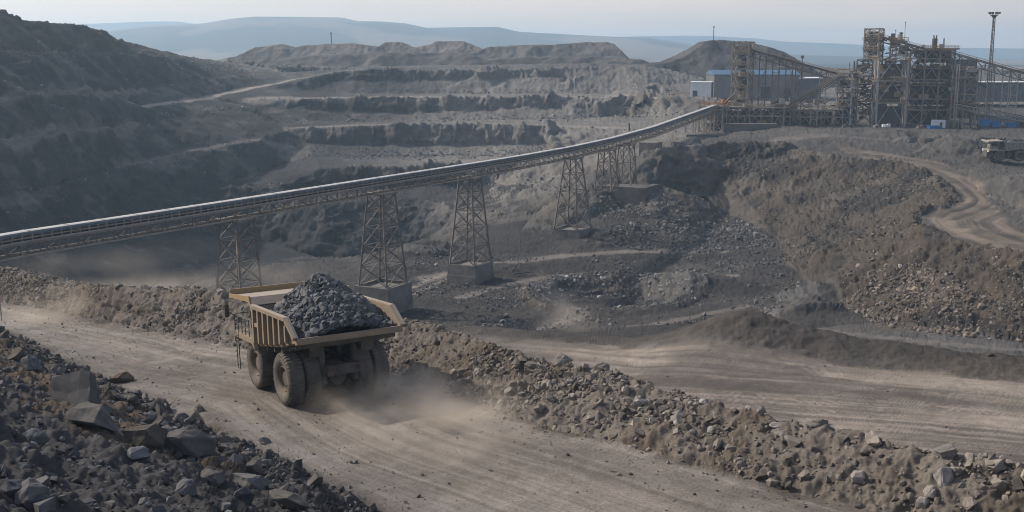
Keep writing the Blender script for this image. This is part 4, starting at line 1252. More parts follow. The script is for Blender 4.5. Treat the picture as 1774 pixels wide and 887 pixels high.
def make_truck():
    R = 1.57
    t = thing("haul_truck", "dusty yellow mining haul truck loaded with dark ore, driving away on the near haul road", "dump truck", group="haul trucks")
    # ---- body
    b = MB()
    W = 3.2
    side = [(4.25, 3.05), (2.9, 3.12), (-0.6, 3.60), (-3.45, 4.22), (-3.42, 4.52), (-2.0, 5.50), (4.25, 5.52)]
    for s in (-1, 1):
        b.prism(side, 'x', s * W, s * (W - 0.10))
    b.prism([(3.9, 3.15), (-0.6, 3.72), (-3.40, 4.34), (-3.40, 4.18), (-0.6, 3.52), (3.9, 2.95)], 'x', -W + 0.1, W - 0.1)      # floor
    b.prism([(4.30, 3.02), (4.45, 5.52), (4.30, 5.52), (4.10, 3.06)], 'x', -W, W)                                         # front wall
    b.prism([(-3.47, 4.10), (-3.47, 4.46), (-3.25, 4.44), (-3.05, 4.05)], 'x', -W - 0.02, W + 0.02)                       # tail lip
    body = b.build("dump_body", M_TAN, t, bevel=0.015)
    f = MB()
    f.prism([(4.05, 3.22), (-0.6, 3.785), (-3.36, 4.41), (-3.36, 4.385), (-0.6, 3.745), (4.05, 3.18)], 'x', -W + 0.12, W - 0.12)
    f.build("floor_plate", M_FLOORST, body)
    for s in (-1, 1):
        r = MB()
        r.bar((s * (W + 0.12), 4.30, 5.42), (s * (W + 0.12), -2.02, 5.40), 0.26, 0.24)
        r.bar((s * (W + 0.12), -1.95, 5.42), (s * (W + 0.12), -3.40, 4.44), 0.24, 0.22)
        r.build("top_rail", M_TAN, body, bevel=0.02)
        for y0, z0 in ((3.95, 3.1), (2.95, 3.18), (1.95, 3.3), (0.95, 3.42), (-0.05, 3.56), (-1.05, 3.74), (-2.05, 3.98)):
            rb = MB(); zt = 5.34 if y0 > -2 else 5.05
            rb.prism([(s * W, z0 - 0.05), (s * (W + 0.26), z0 + 0.12), (s * (W + 0.24), zt), (s * W, zt)], 'y', y0 - 0.13, y0 + 0.13)
            rb.build("side_rib", M_TAN, body, bevel=0.012)
        r = MB(); r.bar((s * (W + 0.10), 4.3, 4.35), (s * (W + 0.10), 2.8, 4.35), 0.2, 0.22); r.build("short_rib", M_TAN, body)
    for y0 in (2.6, 1.2, -0.2, -1.5, -2.6):
        r = MB(); zz = np.interp(y0, [-3.4, -0.6, 3.9], [4.17, 3.51, 2.94]); r.box(-W + 0.15, W - 0.15, y0 - 0.12, y0 + 0.12, zz - 0.26, zz - 0.01)
        r.build("floor_beam", M_DARKST, body)
    # canopy over the cab
    c = MB()
    c.prism([(4.20, 5.48), (4.75, 5.92), (9.0, 5.62), (9.0, 5.50), (4.75, 5.78), (4.30, 5.40)], 'x', -3.25, 3.25)
    can = c.build("canopy", M_TAN, t, bevel=0.015)
    c = MB(); c.box(-3.3, 3.3, 8.95, 9.06, 5.45, 5.98); c.build("front_lip", M_YEL, can)
    for s in (-1, 1):
        c = MB(); c.prism([(4.25, 5.2), (4.78, 5.98), (9.0, 5.70), (9.0, 5.45), (4.9, 5.62), (4.35, 5.0)], 'x', s * 3.36, s * 3.26); c.build("side_flange", M_YEL, can)
    # ---- chassis
    f = MB()
    for s in (-1, 1):
        f.prism([(-2.0, 1.75), (-2.0, 2.35), (3.0, 2.35), (5.0, 2.1), (8.4, 2.1), (8.4, 1.45), (4.6, 1.35), (1.0, 1.65)], 'x', s * 0.62, s * 1.02)
    f.box(-1.0, 1.0, -2.1, -1.75, 1.8, 2.4); f.box(-0.9, 0.9, 1.6, 2.0, 1.7, 2.3); f.box(-1.6, 1.6, 7.6, 8.6, 1.0, 2.0)
    fr = f.build("chassis", M_DARKST, t, bevel=0.02)
    f = MB()
    f.lathe([(-1.05, 0.45), (-0.8, 0.62), (-0.5, 0.82), (0, 0.88), (0.5, 0.82), (0.8, 0.62), (1.05, 0.45)], 28, c=(0, 0.05, 1.5))
    f.tube((-2.9, 0, R), (2.9, 0, R), 0.42, n=18)
    f.tube((0, -0.55, 1.5), (0, -0.98, 1.5), 0.62, 0.5, n=24)
    ax = f.build("rear_axle", M_DARKST, t, smooth=True)
    f = MB(); f.tube((0, -0.98, 1.5), (0, -1.05, 1.5), 0.16, n=14)
    f.build("axle_cover", M_RIM, ax)
    for s in (-1, 1):
        f = MB(); f.tube((s * 1.0, -1.25, 1.2), (s * 1.0, -1.05, 3.3), 0.22, n=14); f.tube((s * 1.0, -1.13, 2.4), (s * 1.0, -1.02, 3.5), 0.15, n=12)
        f.build("suspension_strut", M_DARKST, t, smooth=True)
        f = MB(); f.tube((s * 1.25, 1.6, 1.7), (s * 1.25, 2.6, 3.2), 0.2, n=12); f.build("hoist_cylinder", M_DARKST, t, smooth=True)
        f = MB(); f.box(s * 1.15, s * 2.3, 2.1, 3.5, 1.25, 2.5); f.build("fuel_tank" if s < 0 else "hydraulic_tank", M_DARKST, t, bevel=0.15)
        f = MB(); f.box(s * 1.15, s * 2.0, -1.98, -1.94, 3.0, 3.72); f.build("mud_flap", M_DARKST, t)
        f = MB(); f.box(s * 0.72, s * 0.98, -2.16, -2.10, 2.06, 2.26); f.build("tail_light", M_REDL, t)
    # ---- wheels
    def wheel(xc, y, w, side, deep):
        e = bpy.data.objects.new("wheel", None); COL.objects.link(e); e.parent = t; e.location = (xc, y, R)
        e.rotation_euler = (random.uniform(0, 6.28), 0, 0)
        e.empty_display_size = 0.3
        make_tyre(R, w).build("tyre", M_TYRE, e, smooth=True)
        make_rim(R, w, side, deep).build("rim", M_RIM, e, smooth=True)
    for s in (-1, 1):
        wheel(s * 2.66, 0, 0.98, s, 0.75); wheel(s * 1.60, 0, 0.98, s, 0.75)
        wheel(s * 2.56, 5.5, 0.98, s, 0.30)
    # ---- deck, cab, rails, ladder
    d = MB(); d.box(-3.25, 3.25, 4.75, 8.7, 3.18, 3.32); d.box(-3.3, 3.3, 8.55, 8.75, 2.6, 3.34)
    d.prism([(4.3, 2.6), (4.75, 3.3), (8.6, 3.3), (8.6, 2.95), (5.0, 2.95)], 'x', -3.28, -3.0)
    d.prism([(4.3, 2.6), (4.75, 3.3), (8.6, 3.3), (8.6, 2.95), (5.0, 2.95)], 'x', 3.0, 3.28)
    d.build("deck", M_TAN, t, bevel=0.02)
    c = MB(); c.prism([(5.6, 3.33), (5.6, 5.2), (7.9, 5.2), (8.1, 4.2), (8.1, 3.33)], 'x', -1.7, 0.3)
    cab = c.build("cab", M_TAN, t, bevel=0.04)
    for x0, x1, y0, y1 in ((-1.72, -1.70, 5.9, 7.7), (0.30, 0.32, 5.9, 7.7)):
        c = MB(); c.box(x0, x1, y0, y1, 4.15, 5.0); c.build("cab_window", M_GLASS, cab)
    c = MB(); c.box(-1.5, 0.1, 5.58, 5.60, 4.2, 5.0); c.build("cab_window", M_GLASS, cab)
    c = MB(); c.prism([(3.36, 0), (3.36, 0.01)], 'x', 0, 1) if False else c.box(0.9, 2.6, 5.2, 7.6, 3.33, 4.5); c.build("control_cabinet", M_TAN, t, bevel=0.05)
    c = MB(); c.box(-1.5, 1.5, 8.62, 8.82, 1.1, 3.1); c.build("radiator_grille", M_DARKST, t)
    for s in (-1, 1):
        c = MB(); c.box(s * 2.0, s * 2.7, 8.76, 8.86, 2.65, 2.9); c.build("headlight", M_WHITE, t)
    for s in (-1, 1):
        r = MB()
        for k, y0 in enumerate(np.linspace(4.85, 8.65, 6)):
            r.bar((s * 3.2, y0, 3.3), (s * 3.2, y0, 4.42), 0.06)
        for z0 in (3.85, 4.42): r.bar((s * 3.2, 4.85, z0), (s * 3.2, 8.65, z0), 0.06)
        r.build("handrail", M_RAIL, t)
    r = MB()
    for x0 in np.linspace(-3.2, 3.2, 7): r.bar((x0, 8.65, 3.3), (x0, 8.65, 4.42), 0.06)
    for z0 in (3.85, 4.42): r.bar((-3.2, 8.65, z0), (3.2, 8.65, z0), 0.06)
    r.build("handrail", M_RAIL, t)
    for s in (-1, 1):
        l = MB()
        for y0 in (7.75, 8.25): l.bar((s * 3.28, y0, 0.9), (s * 3.28, y0, 3.3), 0.06)
        for z0 in np.arange(1.0, 3.2, 0.3): l.bar((s * 3.28, 7.75, z0), (s * 3.28, 8.25, z0), 0.05)
        l.build("ladder", M_RAIL, t)
        l = MB(); l.bar((s * 3.2, 8.6, 4.3), (s * 3.62, 8.8, 4.6), 0.06); l.box(s * 3.50, s * 3.78, 8.76, 8.84, 4.2, 5.05); l.build("mirror", M_DARKST, t, bevel=0.02)
    return t


TH = math.radians(-30.5)
Fv = Vector((math.sin(TH), math.cos(TH), -0.075)).normalized(); Rv_ = Vector((math.cos(TH), -math.sin(TH), 0)); Tv = Rv_.cross(Fv)


def pose(o, org, F=Fv, R=Rv_, T=Tv):
    m = Matrix.Identity(4)
    for i in range(3):
        m[i][0] = R[i]; m[i][1] = F[i]; m[i][2] = T[i]; m[i][3] = org[i]
    o.matrix_world = m


TO = Vector((-10.76, 63.55, 0.05))
truck = make_truck()
pose(truck, TO)


def make_load(seed, label):
    """heap of broken ore: a mound with every lump on its skin"""
    rng = np.random.default_rng(seed)
    def top(X, Y):
        r = np.hypot(X / 3.75, np.where(Y > 1.3, (Y - 1.3) / 3.1, (Y - 1.3) / 5.3))
        h = 4.5 + 2.8 * np.clip(1 - r ** 1.22, 0, 1)
        fl = np.interp(Y, [-3.4, -0.6, 4.0], [4.40, 3.85, 3.3])
        return np.where(r < 1, h, fl + (h - fl) * np.clip(1.35 - r, 0, 0.35) / 0.35 * 0.9)
    n = 60
    u = np.linspace(-3.02, 3.02, n); v = np.linspace(-3.25, 4.0, n)
    U_, V_ = np.meshgrid(u, v, indexing='ij')
    Z = top(U_, V_) - 0.12 + (fbm(U_ / 0.5, V_ / 0.5, seed=seed, oct=3) - 0.5) * 0.55
    fl = np.interp(V_, [-3.4, -0.6, 4.0], [4.44, 3.80, 3.23])
    Z = np.maximum(Z, fl)
    ii = np.arange(n * n).reshape(n, n)
    q = np.stack([ii[:-1, :-1], ii[1:, :-1], ii[1:, 1:], ii[:-1, 1:]], -1).reshape(-1, 4)
    tri = np.concatenate([q[:, [0, 1, 2]], q[:, [0, 2, 3]]])
    Vs = [np.stack([U_, V_, Z], -1).reshape(-1, 3)]; Fs = [tri]; off = n * n
    k = 3800
    X = rng.uniform(-2.95, 2.95, k); Y = rng.uniform(-3.3, 3.9, k)
    z = top(X, Y)
    fl = np.interp(Y, [-3.4, -0.6, 4.0], [4.44, 3.80, 3.23])
    ok = (z > fl + 0.12)
    X, Y, z = X[ok], Y[ok], z[ok]
    s = 0.085 * (1 - rng.uniform(size=len(X)) * 0.97) ** (-1 / 1.75); s = np.clip(s, 0.075, 0.40)
    R = rand_rot(len(X))
    for i in range(len(X)):
        pv, pf = SMALL[i % 9] if s[i] < 0.2 else MIDS[i % 8]
        Vs.append(pv @ R[i].T * s[i] + np.array([X[i], Y[i], z[i] - 0.05])); Fs.append(pf + off); off += len(pv)
    o = mesh_np("ore_load", np.concatenate(Vs), np.concatenate(Fs), M_ORE, smooth=False)
    return tag(o, label, "ore")


load = make_load(5, "heaped dark blue-grey ore in the body of the near haul truck")
pose(load, TO)
# second truck, far right on the upper yard
hp = hit(1752, 281, dmin=250)
Rh = math.radians(-84)
truck2 = copy_tree(truck)
M_GREYT = surf("dusty_grey_paint", (0.30, 0.285, 0.26), (0.21, 0.20, 0.185), 1.5, 0.8, dust=(*DUSTC, 0.6))
for o_ in [c for c in truck2.children_recursive if c.type == 'MESH' and c.data.materials and c.data.materials[0] in (M_TAN, M_YEL)]:
    o_.data = o_.data.copy(); o_.data.materials[0] = M_GREYT
truck2["label"] = "distant haul truck seen side on, waiting on the upper yard at the right edge"
F2 = Vector((math.sin(Rh), math.cos(Rh), 0)); R2 = Vector((math.cos(Rh), -math.sin(Rh), 0))
D2 = 318.0
p2 = Pd(1760, 281, D2); _gx, _gy = np.meshgrid(p2[0] + np.linspace(-10, 3, 14), p2[1] + np.linspace(-9, 3.5, 9)); gz2 = float(np.percentile(ground(_gx.ravel(), _gy.ravel()), 93))
pose(truck2, Vector((p2[0], p2[1], gz2 + 0.1)), F2, R2, Vector((0, 0, 1)))
load2 = load.copy(); COL.objects.link(load2); load2["label"] = "ore in the body of the distant haul truck on the upper yard"
pose(load2, Vector((p2[0], p2[1], gz2 - 0.9)), F2, R2, Vector((0, 0, 1)))

# ================================================================== MAIN CONVEYOR
def cpt(px, py):
    Y = -132.8 / ((px - CXP) / FPX - 0.517)
    return Pd(px, py, Y)


CP = [cpt(*t) for t in ((-220, 452), (-100, 428), (0, 405), (200, 376), (400, 346), (640, 309), (817, 282), (900, 269), (990, 253), (1060, 238), (1130, 219), (1190, 198), (1245, 179))]
CL = resamp(CP, 400)
# gentle smoothing of the profile so the belt line has no kinks
zz = CL[:, 2].copy()
for _ in range(14): zz[1:-1] = 0.25 * zz[:-2] + 0.5 * zz[1:-1] + 0.25 * zz[2:]
CL[:, 2] = zz
seg = np.linalg.norm(CL[1:] - CL[:-1], axis=1); S = np.concatenate([[0], np.cumsum(seg)])
CD = Vector((0.4593, 0.8883, 0)).normalized(); CN = Vector((CD.y, -CD.x, 0))     # CN points to the camera side (right of travel)


def cat_(s): return Vector((np.interp(s, S, CL[:, 0]), np.interp(s, S, CL[:, 1]), np.interp(s, S, CL[:, 2])))


def off(s, a, z):
    p = cat_(s); return (p.x + CN.x * a, p.y + CN.y * a, p.z + z)


SL = S[-1]
conv = thing("overland_conveyor", "long elevated belt conveyor with pale cover, crossing the pit on lattice trestles to the plant", "conveyor", tuple(cat_(0)))
inv0 = Vector(conv.location)
def cbuild(mb, name, mat):
    mb.v = [(v[0] - inv0.x, v[1] - inv0.y, v[2] - inv0.z) for v in mb.v]
    return mb.build(name, mat, conv)
st_ = np.arange(0, SL, 3.0)
ss = np.arange(0, SL, 4.0)
def strip(prof, name, mat):
    vs = []; fs = []; n = len(prof)
    for i, s in enumerate(ss):
        vs += [off(s, a, z) for a, z in prof] + [off(s, a * 0.96, z - 0.04) for a, z in prof]
        if i:
            b0, b1 = (i - 1) * 2 * n, i * 2 * n
            for k in range(n - 1):
                fs += [(b0 + k, b0 + k + 1, b1 + k + 1, b1 + k), (b0 + n + k, b1 + n + k, b1 + n + 1 + k, b0 + n + 1 + k)]
    m_ = MB(); m_.add(vs, fs); cbuild(m_, name, mat)


strip([(-0.78, -0.06), (-0.4, 0.0), (0.4, 0.0), (0.78, -0.06)], "belt_cover", M_COVER)
for sg in (-1, 1): strip([(sg * 0.80, -0.07), (sg * 1.0, -0.2), (sg * 1.06, -0.52)], "cover_side", M_CSIDE)
mb = MB()      # joints of the cover sheets
for s in np.arange(2.0, SL, 6.0): mb.bar(off(s, 0.98, -0.14), off(s, 1.1, -0.55), 0.12, 0.05); mb.bar(off(s, -0.75, 0.015), off(s, 0.75, 0.015), 0.14, 0.03)
cbuild(mb, "cover_joints", M_STEEL)
mb = MB(); 
for i in range(len(ss) - 1):
    mb.bar(off(ss[i], 0, -0.62), off(ss[i + 1], 0, -0.62), 1.5, 0.10); mb.bar(off(ss[i], 0, -1.15), off(ss[i + 1], 0, -1.15), 1.4, 0.08)
cbuild(mb, "belt", M_BELT)
mb = MB()
for s in np.arange(0.5, SL, 1.5):
    for a in (-1.08, 1.08): mb.bar(off(s, a, -0.40), off(s, a, -1.42), 0.16, 0.18)
    mb.bar(off(s, -1.05, -0.85), off(s, 1.05, -0.85), 0.14); mb.bar(off(s, -1.05, -1.3), off(s, 1.05, -1.3), 0.16)
cbuild(mb, "idler_frames", M_STEEL)
for a in (-1.2, 1.2):
    mb = MB()
    for i in range(len(st_) - 1):
        mb.bar(off(st_[i], a, -1.42), off(st_[i + 1], a, -1.42), 0.16, 0.3)
        mb.bar(off(st_[i], a * 0.93, -0.80), off(st_[i + 1], a * 0.93, -0.80), 0.12, 0.14)
        mb.bar(off(st_[i], a, -3.05), off(st_[i + 1], a, -3.05), 0.2, 0.2)
    cbuild(mb, "truss_chords", M_STEEL)
    mb = MB()
    for i in range(len(st_) - 1):
        mb.bar(off(st_[i], a, -1.42), off(st_[i], a, -3.05), 0.13)
        z0, z1 = (-1.5, -3.0) if i % 2 else (-3.0, -1.5)
        mb.bar(off(st_[i], a, z0), off(st_[i + 1], a, z1), 0.11)
    cbuild(mb, "truss_lattice", M_RUST)
mb = MB()
for i in range(len(st_) - 1):
    mb.bar(off(st_[i], -1.2, -3.05), off(st_[i], 1.2, -3.05), 0.12)
    mb.bar(off(st_[i], -1.2, -3.05), off(st_[i + 1], 1.2, -3.05), 0.09)
cbuild(mb, "bottom_bracing", M_RUST)
mb = MB()
for i in range(len(st_) - 1): mb.bar(off(st_[i], -1.75, -1.62), off(st_[i + 1], -1.75, -1.62), 0.85, 0.06)
cbuild(mb, "walkway", M_PLATE)
mb = MB()
for i in range(len(st_) - 1):
    mb.bar(off(st_[i], -2.15, -1.6), off(st_[i], -2.15, -0.45), 0.05)
    for z in (-0.45, -1.05): mb.bar(off(st_[i], -2.15, z), off(st_[i + 1], -2.15, z), 0.045)
cbuild(mb, "walkway_handrail", M_STEEL)
mb = MB()
for i in range(len(ss) - 1):
    mb.bar(off(ss[i], 1.38, -1.2), off(ss[i + 1], 1.38, -1.2), 0.2, 0.16)
cbuild(mb, "cable_tray", M_STEEL2)


def s_at(px):
    Y = -132.8 / ((px - CXP) / FPX - 0.517)
    return float(np.interp(Y, CL[:, 1], S))


def lattice(mbL, mbB, base, top, ub, ut, vb, vt, nlev, wl=0.32, wb=0.15, mode='x', skew=0):
    """four tapering legs (list of MBs) and the bracing between them"""
    cs = [(-1, -1), (1, -1), (1, 1), (-1, 1)]
    def P_(k, f):
        a, b = cs[k % 4]
        c = base.lerp(top, f)
        u = (ub + (ut - ub) * f) / 2; v = (vb + (vt - vb) * f) / 2
        return c + CD * (a * u) + CN * (b * v)
    for k in range(4): mbL[k].bar(P_(k, 0), P_(k, 1), wl)
    fr = [1 - (1 - i / nlev) ** 1.12 for i in range(nlev + 1)]
    for i in range(nlev + 1):
        for k in range(4):
            mbB.bar(P_(k, fr[i]), P_(k + 1, fr[i]), wb * 1.15)
            if i < nlev:
                if mode == 'x':
                    mbB.bar(P_(k, fr[i]), P_(k + 1, fr[i + 1]), wb); mbB.bar(P_(k + 1, fr[i]), P_(k, fr[i + 1]), wb)
                else:
                    m = (P_(k, fr[i + 1]) + P_(k + 1, fr[i + 1])) / 2
                    mbB.bar(P_(k, fr[i]), m, wb); mbB.bar(P_(k + 1, fr[i]), m, wb)
    return P_


def trestle(px, zsteel, zped, ut, vt, ub, vb, nlev, label, pedu, pedv, mat=M_RUST, mode='x'):
    s = s_at(px); c = cat_(s)
    top = Vector((c.x, c.y, c.z - 3.15))
    base = Vector((c.x, c.y, zsteel))
    t = thing("conveyor_trestle", label, "trestle", (c.x, c.y, zped), 0, "lattice trestles carrying the long conveyor")
    o0 = Vector((c.x, c.y, zped))
    legs = [MB() for _ in range(4)]; br = MB()
    P_ = lattice(legs, br, base - o0, top - o0 - Vector((0, 0, 0.25)), ub, ut, vb, vt, nlev, mode=mode)
    for l in legs: l.build("leg", mat, t)
    br.build("bracing", mat, t)
    cap = MB(); tt_ = top - o0
    for b in (-1, 1): cap.bar(tt_ + CD * (-ut * .62) + CN * (b * vt * .5), tt_ + CD * (ut * .62) + CN * (b * vt * .5), 0.4, 0.35)
    for a in (-1, 1): cap.bar(tt_ + CD * (a * ut * .5) + CN * (-vt * .7), tt_ + CD * (a * ut * .5) + CN * (vt * .7), 0.35, 0.45)
    cap.build("cap_beam", M_STEEL, t)
    if pedu:
        pd = MB()
        cs = [(-1, -1), (1, -1), (1, 1), (-1, 1)]
        def ring(z, k): return [tuple(CD * (a * pedu / 2 * k) + CN * (b * pedv / 2 * k) + Vector((0, 0, z))) for a, b in cs]
        hp_ = zsteel - zped
        V = ring(-2.5, 1.03) + ring(hp_ * 0.5, 1.01) + ring(hp_ * 0.5 + 0.02, 0.985) + ring(hp_, 0.965) + ring(hp_, 0.82) + ring(hp_ - 0.5, 0.82)
        F_ = []
        for r in range(5):
            for k in range(4): F_.append((r * 4 + k, r * 4 + (k + 1) % 4, r * 4 + 4 + (k + 1) % 4, r * 4 + 4 + k))
        F_ += [(3, 2, 1, 0), (20, 21, 22, 23)]
        pd.add(V, F_); pd.build("concrete_pedestal", M_CONC, t, bevel=0.04)
    return t


trestle(408, -26.8, -28, 4.2, 3.6, 5.6, 6.0, 6, "leftmost lattice trestle, its foot hidden behind the roadside berm", 7.5, 7.5)
trestle(660, -22.6, -28, 4.2, 3.4, 7.0, 6.4, 5, "second trestle from the left, on a pale concrete pedestal just behind the loaded truck", 8.6, 8.0)
trestle(814, -24.0, -28.6, 4.0, 3.2, 7.4, 6.2, 5, "third trestle from the left, standing on a tall stained pedestal on the open pit floor", 8.4, 7.2)
trestle(993, -23.6, -28.0, 3.8, 3.2, 9.0, 6.6, 4, "fourth trestle from the left, splayed wide on a low pedestal below the rock slope", 8.8, 8.0)
trestle(1052, -16.0, -16.5, 4.0, 3.2, 5.4, 5.0, 3, "short trestle left of the pair standing on the long concrete block", 0, 0)
trestle(1086, -16.0, -16.5, 4.0, 3.2, 5.0, 5.0, 2, "short trestle right of the pair standing on the long concrete block", 0, 0)


def block(name, label, px0, px1, pytop, pybot, D, depth, mat, cat="concrete block", rot=0.0, group=None):
    a = Pd(px0, pytop, D); b = Pd(px1, pybot, D)
    w = b[0] - a[0]; h = a[2] - b[2]
    mb = MB(); mb.box(-w / 2, w / 2, -depth / 2, depth / 2, -2.0, h * 0.52); mb.box(-w / 2 * 0.985, w / 2 * 0.985, -depth / 2 * .985, depth / 2 * .985, h * .521, h)
    o = mb.build(name, mat, bevel=0.06)
    o.location = ((a[0] + b[0]) / 2, D, b[2]); o.rotation_euler = (0, 0, rot)
    return tag(o, label, cat, group)


block("concrete_block", "long dark concrete block under the two short trestles on the slope", 1036, 1132, 320, 362, 322, 11, M_CONCD, rot=-0.48)
block("concrete_block", "tan concrete pier block under the bend of the conveyor", 1112, 1142, 246, 272, 345, 6, M_CONC, rot=-0.48)
block("concrete_block", "wide low concrete wall stepping down below the tan pier block", 1100, 1178, 270, 296, 344, 7, M_CONCD, rot=-0.3)
# ================================================================== PROCESSING PLANT
def zpx(py, D): return float(Pd(CXP, py, D)[2])


def handrail(mb, pts, z, h=1.1, closed=True, w=0.09):
    n = len(pts)
    for i in range(n if closed else n - 1):
        p, q = Vector((*pts[i], z)), Vector((*pts[(i + 1) % n], z))
        L = (q - p).length; k = max(1, int(L / 1.8))
        for j in range(k + 1):
            a = p.lerp(q, j / k); mb.bar(a, a + Vector((0, 0, h)), w)
        for hh in (h, h * 0.5): mb.bar(p + Vector((0, 0, hh)), q + Vector((0, 0, hh)), w)


def tower(label, pxc, D, pytop, a, b, rot, levels, rails=(), na=1, nb=1, mode='x', core=None, wcol=0.45, matc=None, plates=True, name="steel_tower", cat="steel tower", group=None, base=None):
    matc = matc or M_STEEL
    x = float(Pd(pxc, 150, D)[0])
    gz = float(ground(x, D)[0]) - 0.3 if base is None else base
    t = thing(name, label, cat, (x, D, gz), rot, group)
    H = zpx(pytop, D) - gz
    lv = sorted([zpx(p, D) - gz for p in levels])
    lv = [0.0] + [l for l in lv if 0.5 < l < H - 0.5] + [H]
    xs = np.linspace(-a / 2, a / 2, na + 1); ys = np.linspace(-b / 2, b / 2, nb + 1)
    for i, xx in enumerate(xs):
        for j, yy in enumerate(ys):
            if 0 < i < na and 0 < j < nb: continue
            c = MB(); c.bar((xx, yy, -1.5), (xx, yy, H + 0.1), wcol); c.build("column", matc, t)
    be = MB(); br = MB()
    for li, z in enumerate(lv):
        for yy in ys: be.bar((-a / 2, yy, z), (a / 2, yy, z), 0.26, 0.32)
        for xx in xs: be.bar((xx, -b / 2, z), (xx, b / 2, z), 0.28, 0.4)
        if li < len(lv) - 1:
            z1 = lv[li + 1]
            for (fixed, lst, ax) in ((-b / 2, xs, 0), (b / 2, xs, 0), (-a / 2, ys, 1), (a / 2, ys, 1)):
                for k in range(len(lst) - 1):
                    u0, u1 = lst[k], lst[k + 1]
                    mk = (lambda u, z_: (u, fixed, z_)) if ax == 0 else (lambda u, z_: (fixed, u, z_))
                    if mode == 'x' or (mode == 'm' and (li + k) % 2 == 0):
                        br.bar(mk(u0, z), mk(u1, z1), 0.2); br.bar(mk(u1, z), mk(u0, z1), 0.2)
                    elif mode == 'k' or mode == 'm':
                        m_ = (u0 + u1) / 2; br.bar(mk(u0, z), mk(m_, z1), 0.24); br.bar(mk(u1, z), mk(m_, z1), 0.24)
    be.build("beams", matc, t); br.build("bracing", matc, t)
    if plates:
        for z in lv[1:]:
            if z > H - 0.2 and not core: continue
            if not core and not any(abs(z - (zpx(r, D) - gz)) < 0.6 for r in rails): continue
            p = MB(); e = 0.5 if any(abs(z - (zpx(r, D) - gz)) < 0.6 for r in rails) else -0.1
            p.box(-a / 2 - e, a / 2 + e, -b / 2 - e, b / 2 + e, z + 0.21, z + 0.30); p.build("floor_plate", M_PLATE, t)
            if e > 0:
                h = MB(); handrail(h, [(-a / 2 - e, -b / 2 - e), (a / 2 + e, -b / 2 - e), (a / 2 + e, b / 2 + e), (-a / 2 - e, b / 2 + e)], z + 0.3); h.build("handrail", M_YEL, t)
    return t, H, lv


def hopper(t, z0, z1, r0, r1, mat, name="chute", x=0, y=0, n=8):
    m = MB(); m.tube((x, y, z0), (x, y, z1), r0, r1, n=n); return m.build(name, mat, t)


def clutter(t, a, b, z0, z1, n, seed, mats):
    """pipes, ducts, tanks and small steel inside a frame: each its own part"""
    r = random.Random(seed)
    for k in range(n):
        x, y, z = r.uniform(-a / 2, a / 2), r.uniform(-b / 2, b / 2), r.uniform(z0, z1)
        m = MB(); c = r.random()
        if c < 0.30:
            l = r.uniform(1.5, 5); m.tube((x, y, z), (x + r.choice((-1, 0, 1)) * l, y, z + r.choice((0, l, -l * .5))), r.uniform(0.12, 0.35), n=8); nm = "pipe"
        elif c < 0.55:
            s = r.uniform(0.6, 1.8); m.box(x - s, x + s, y - s * .7, y + s * .7, z, z + r.uniform(0.8, 2.2)); nm = "machine_housing"
        elif c < 0.72:
            s = r.uniform(0.6, 1.3); m.tube((x, y, z), (x, y, z + r.uniform(1, 2.4)), s, s * r.uniform(.5, 1), n=12); nm = "hopper"
        else:
            l = r.uniform(2, 5); q = Vector((x + r.uniform(-l, l), y + r.uniform(-2, 2), z + r.uniform(-1, 3))); m.bar((x, y, z), q, r.uniform(0.2, 0.5), r.uniform(0.2, 0.6)); nm = "duct"
        m.build(nm, r.choice(mats), t)


CM = [M_DARKB, M_STEEL, M_RUST, M_PLATE, M_STEEL2, M_YEL, M_DARKB]


def gallery(label, p0, p1, w=2.4, d=2.0, n=None, rails=True, mat=None, cover=None, name="inclined_conveyor", group="inclined plant conveyors"):
    p0, p1 = Vector(p0), Vector(p1)
    t = thing(name, label, "conveyor", tuple(p0), 0, group)
    v = p1 - p0; L = v.length; n = n or max(3, int(L / 3)); dv = v.normalized()
    sv = dv.cross(Vector((0, 0, 1))).normalized(); up = Vector((0, 0, 1))
    def P_(i, s, z): return v * (i / n) + sv * (s * w / 2) + up * z
    mat = mat or M_RUST
    for s in (-1, 1):
        ch = MB(); la = MB()
        ch.bar(P_(0, s, 0), P_(n, s, 0), 0.26, 0.3); ch.bar(P_(0, s, -d), P_(n, s, -d), 0.26, 0.26)
        for i in range(n + 1):
            la.bar(P_(i, s, 0), P_(i, s, -d), 0.16)
            if i < n: la.bar(P_(i, s, 0 if i % 2 else -d), P_(i + 1, s, -d if i % 2 else 0), 0.16)
        ch.build("chords", mat, t); la.build("lattice", mat, t)
    b = MB(); b.bar(v * 0 + up * 0.35, v + up * 0.35, w * 0.7, 0.15); b.build("belt", M_BELT, t)
    b = MB(); b.bar(up * -0.15, v + up * -0.15, w, 0.08); b.build("deck", M_PLATE, t)
    if cover:
        b = MB(); b.bar(up * 1.0, v + up * 1.0, w * 1.02, 0.12); b.build("belt_cover", cover, t)
    if rails:
        for s in (-1, 1):
            r = MB()
            for i in range(n + 1): r.bar(P_(i, s * 1.25, 0), P_(i, s * 1.25, 1.1), 0.08)
            for z in (0.55, 1.1): r.bar(P_(0, s * 1.25, z), P_(n, s * 1.25, z), 0.08)
            r.build("handrail", M_YEL, t)
    return t


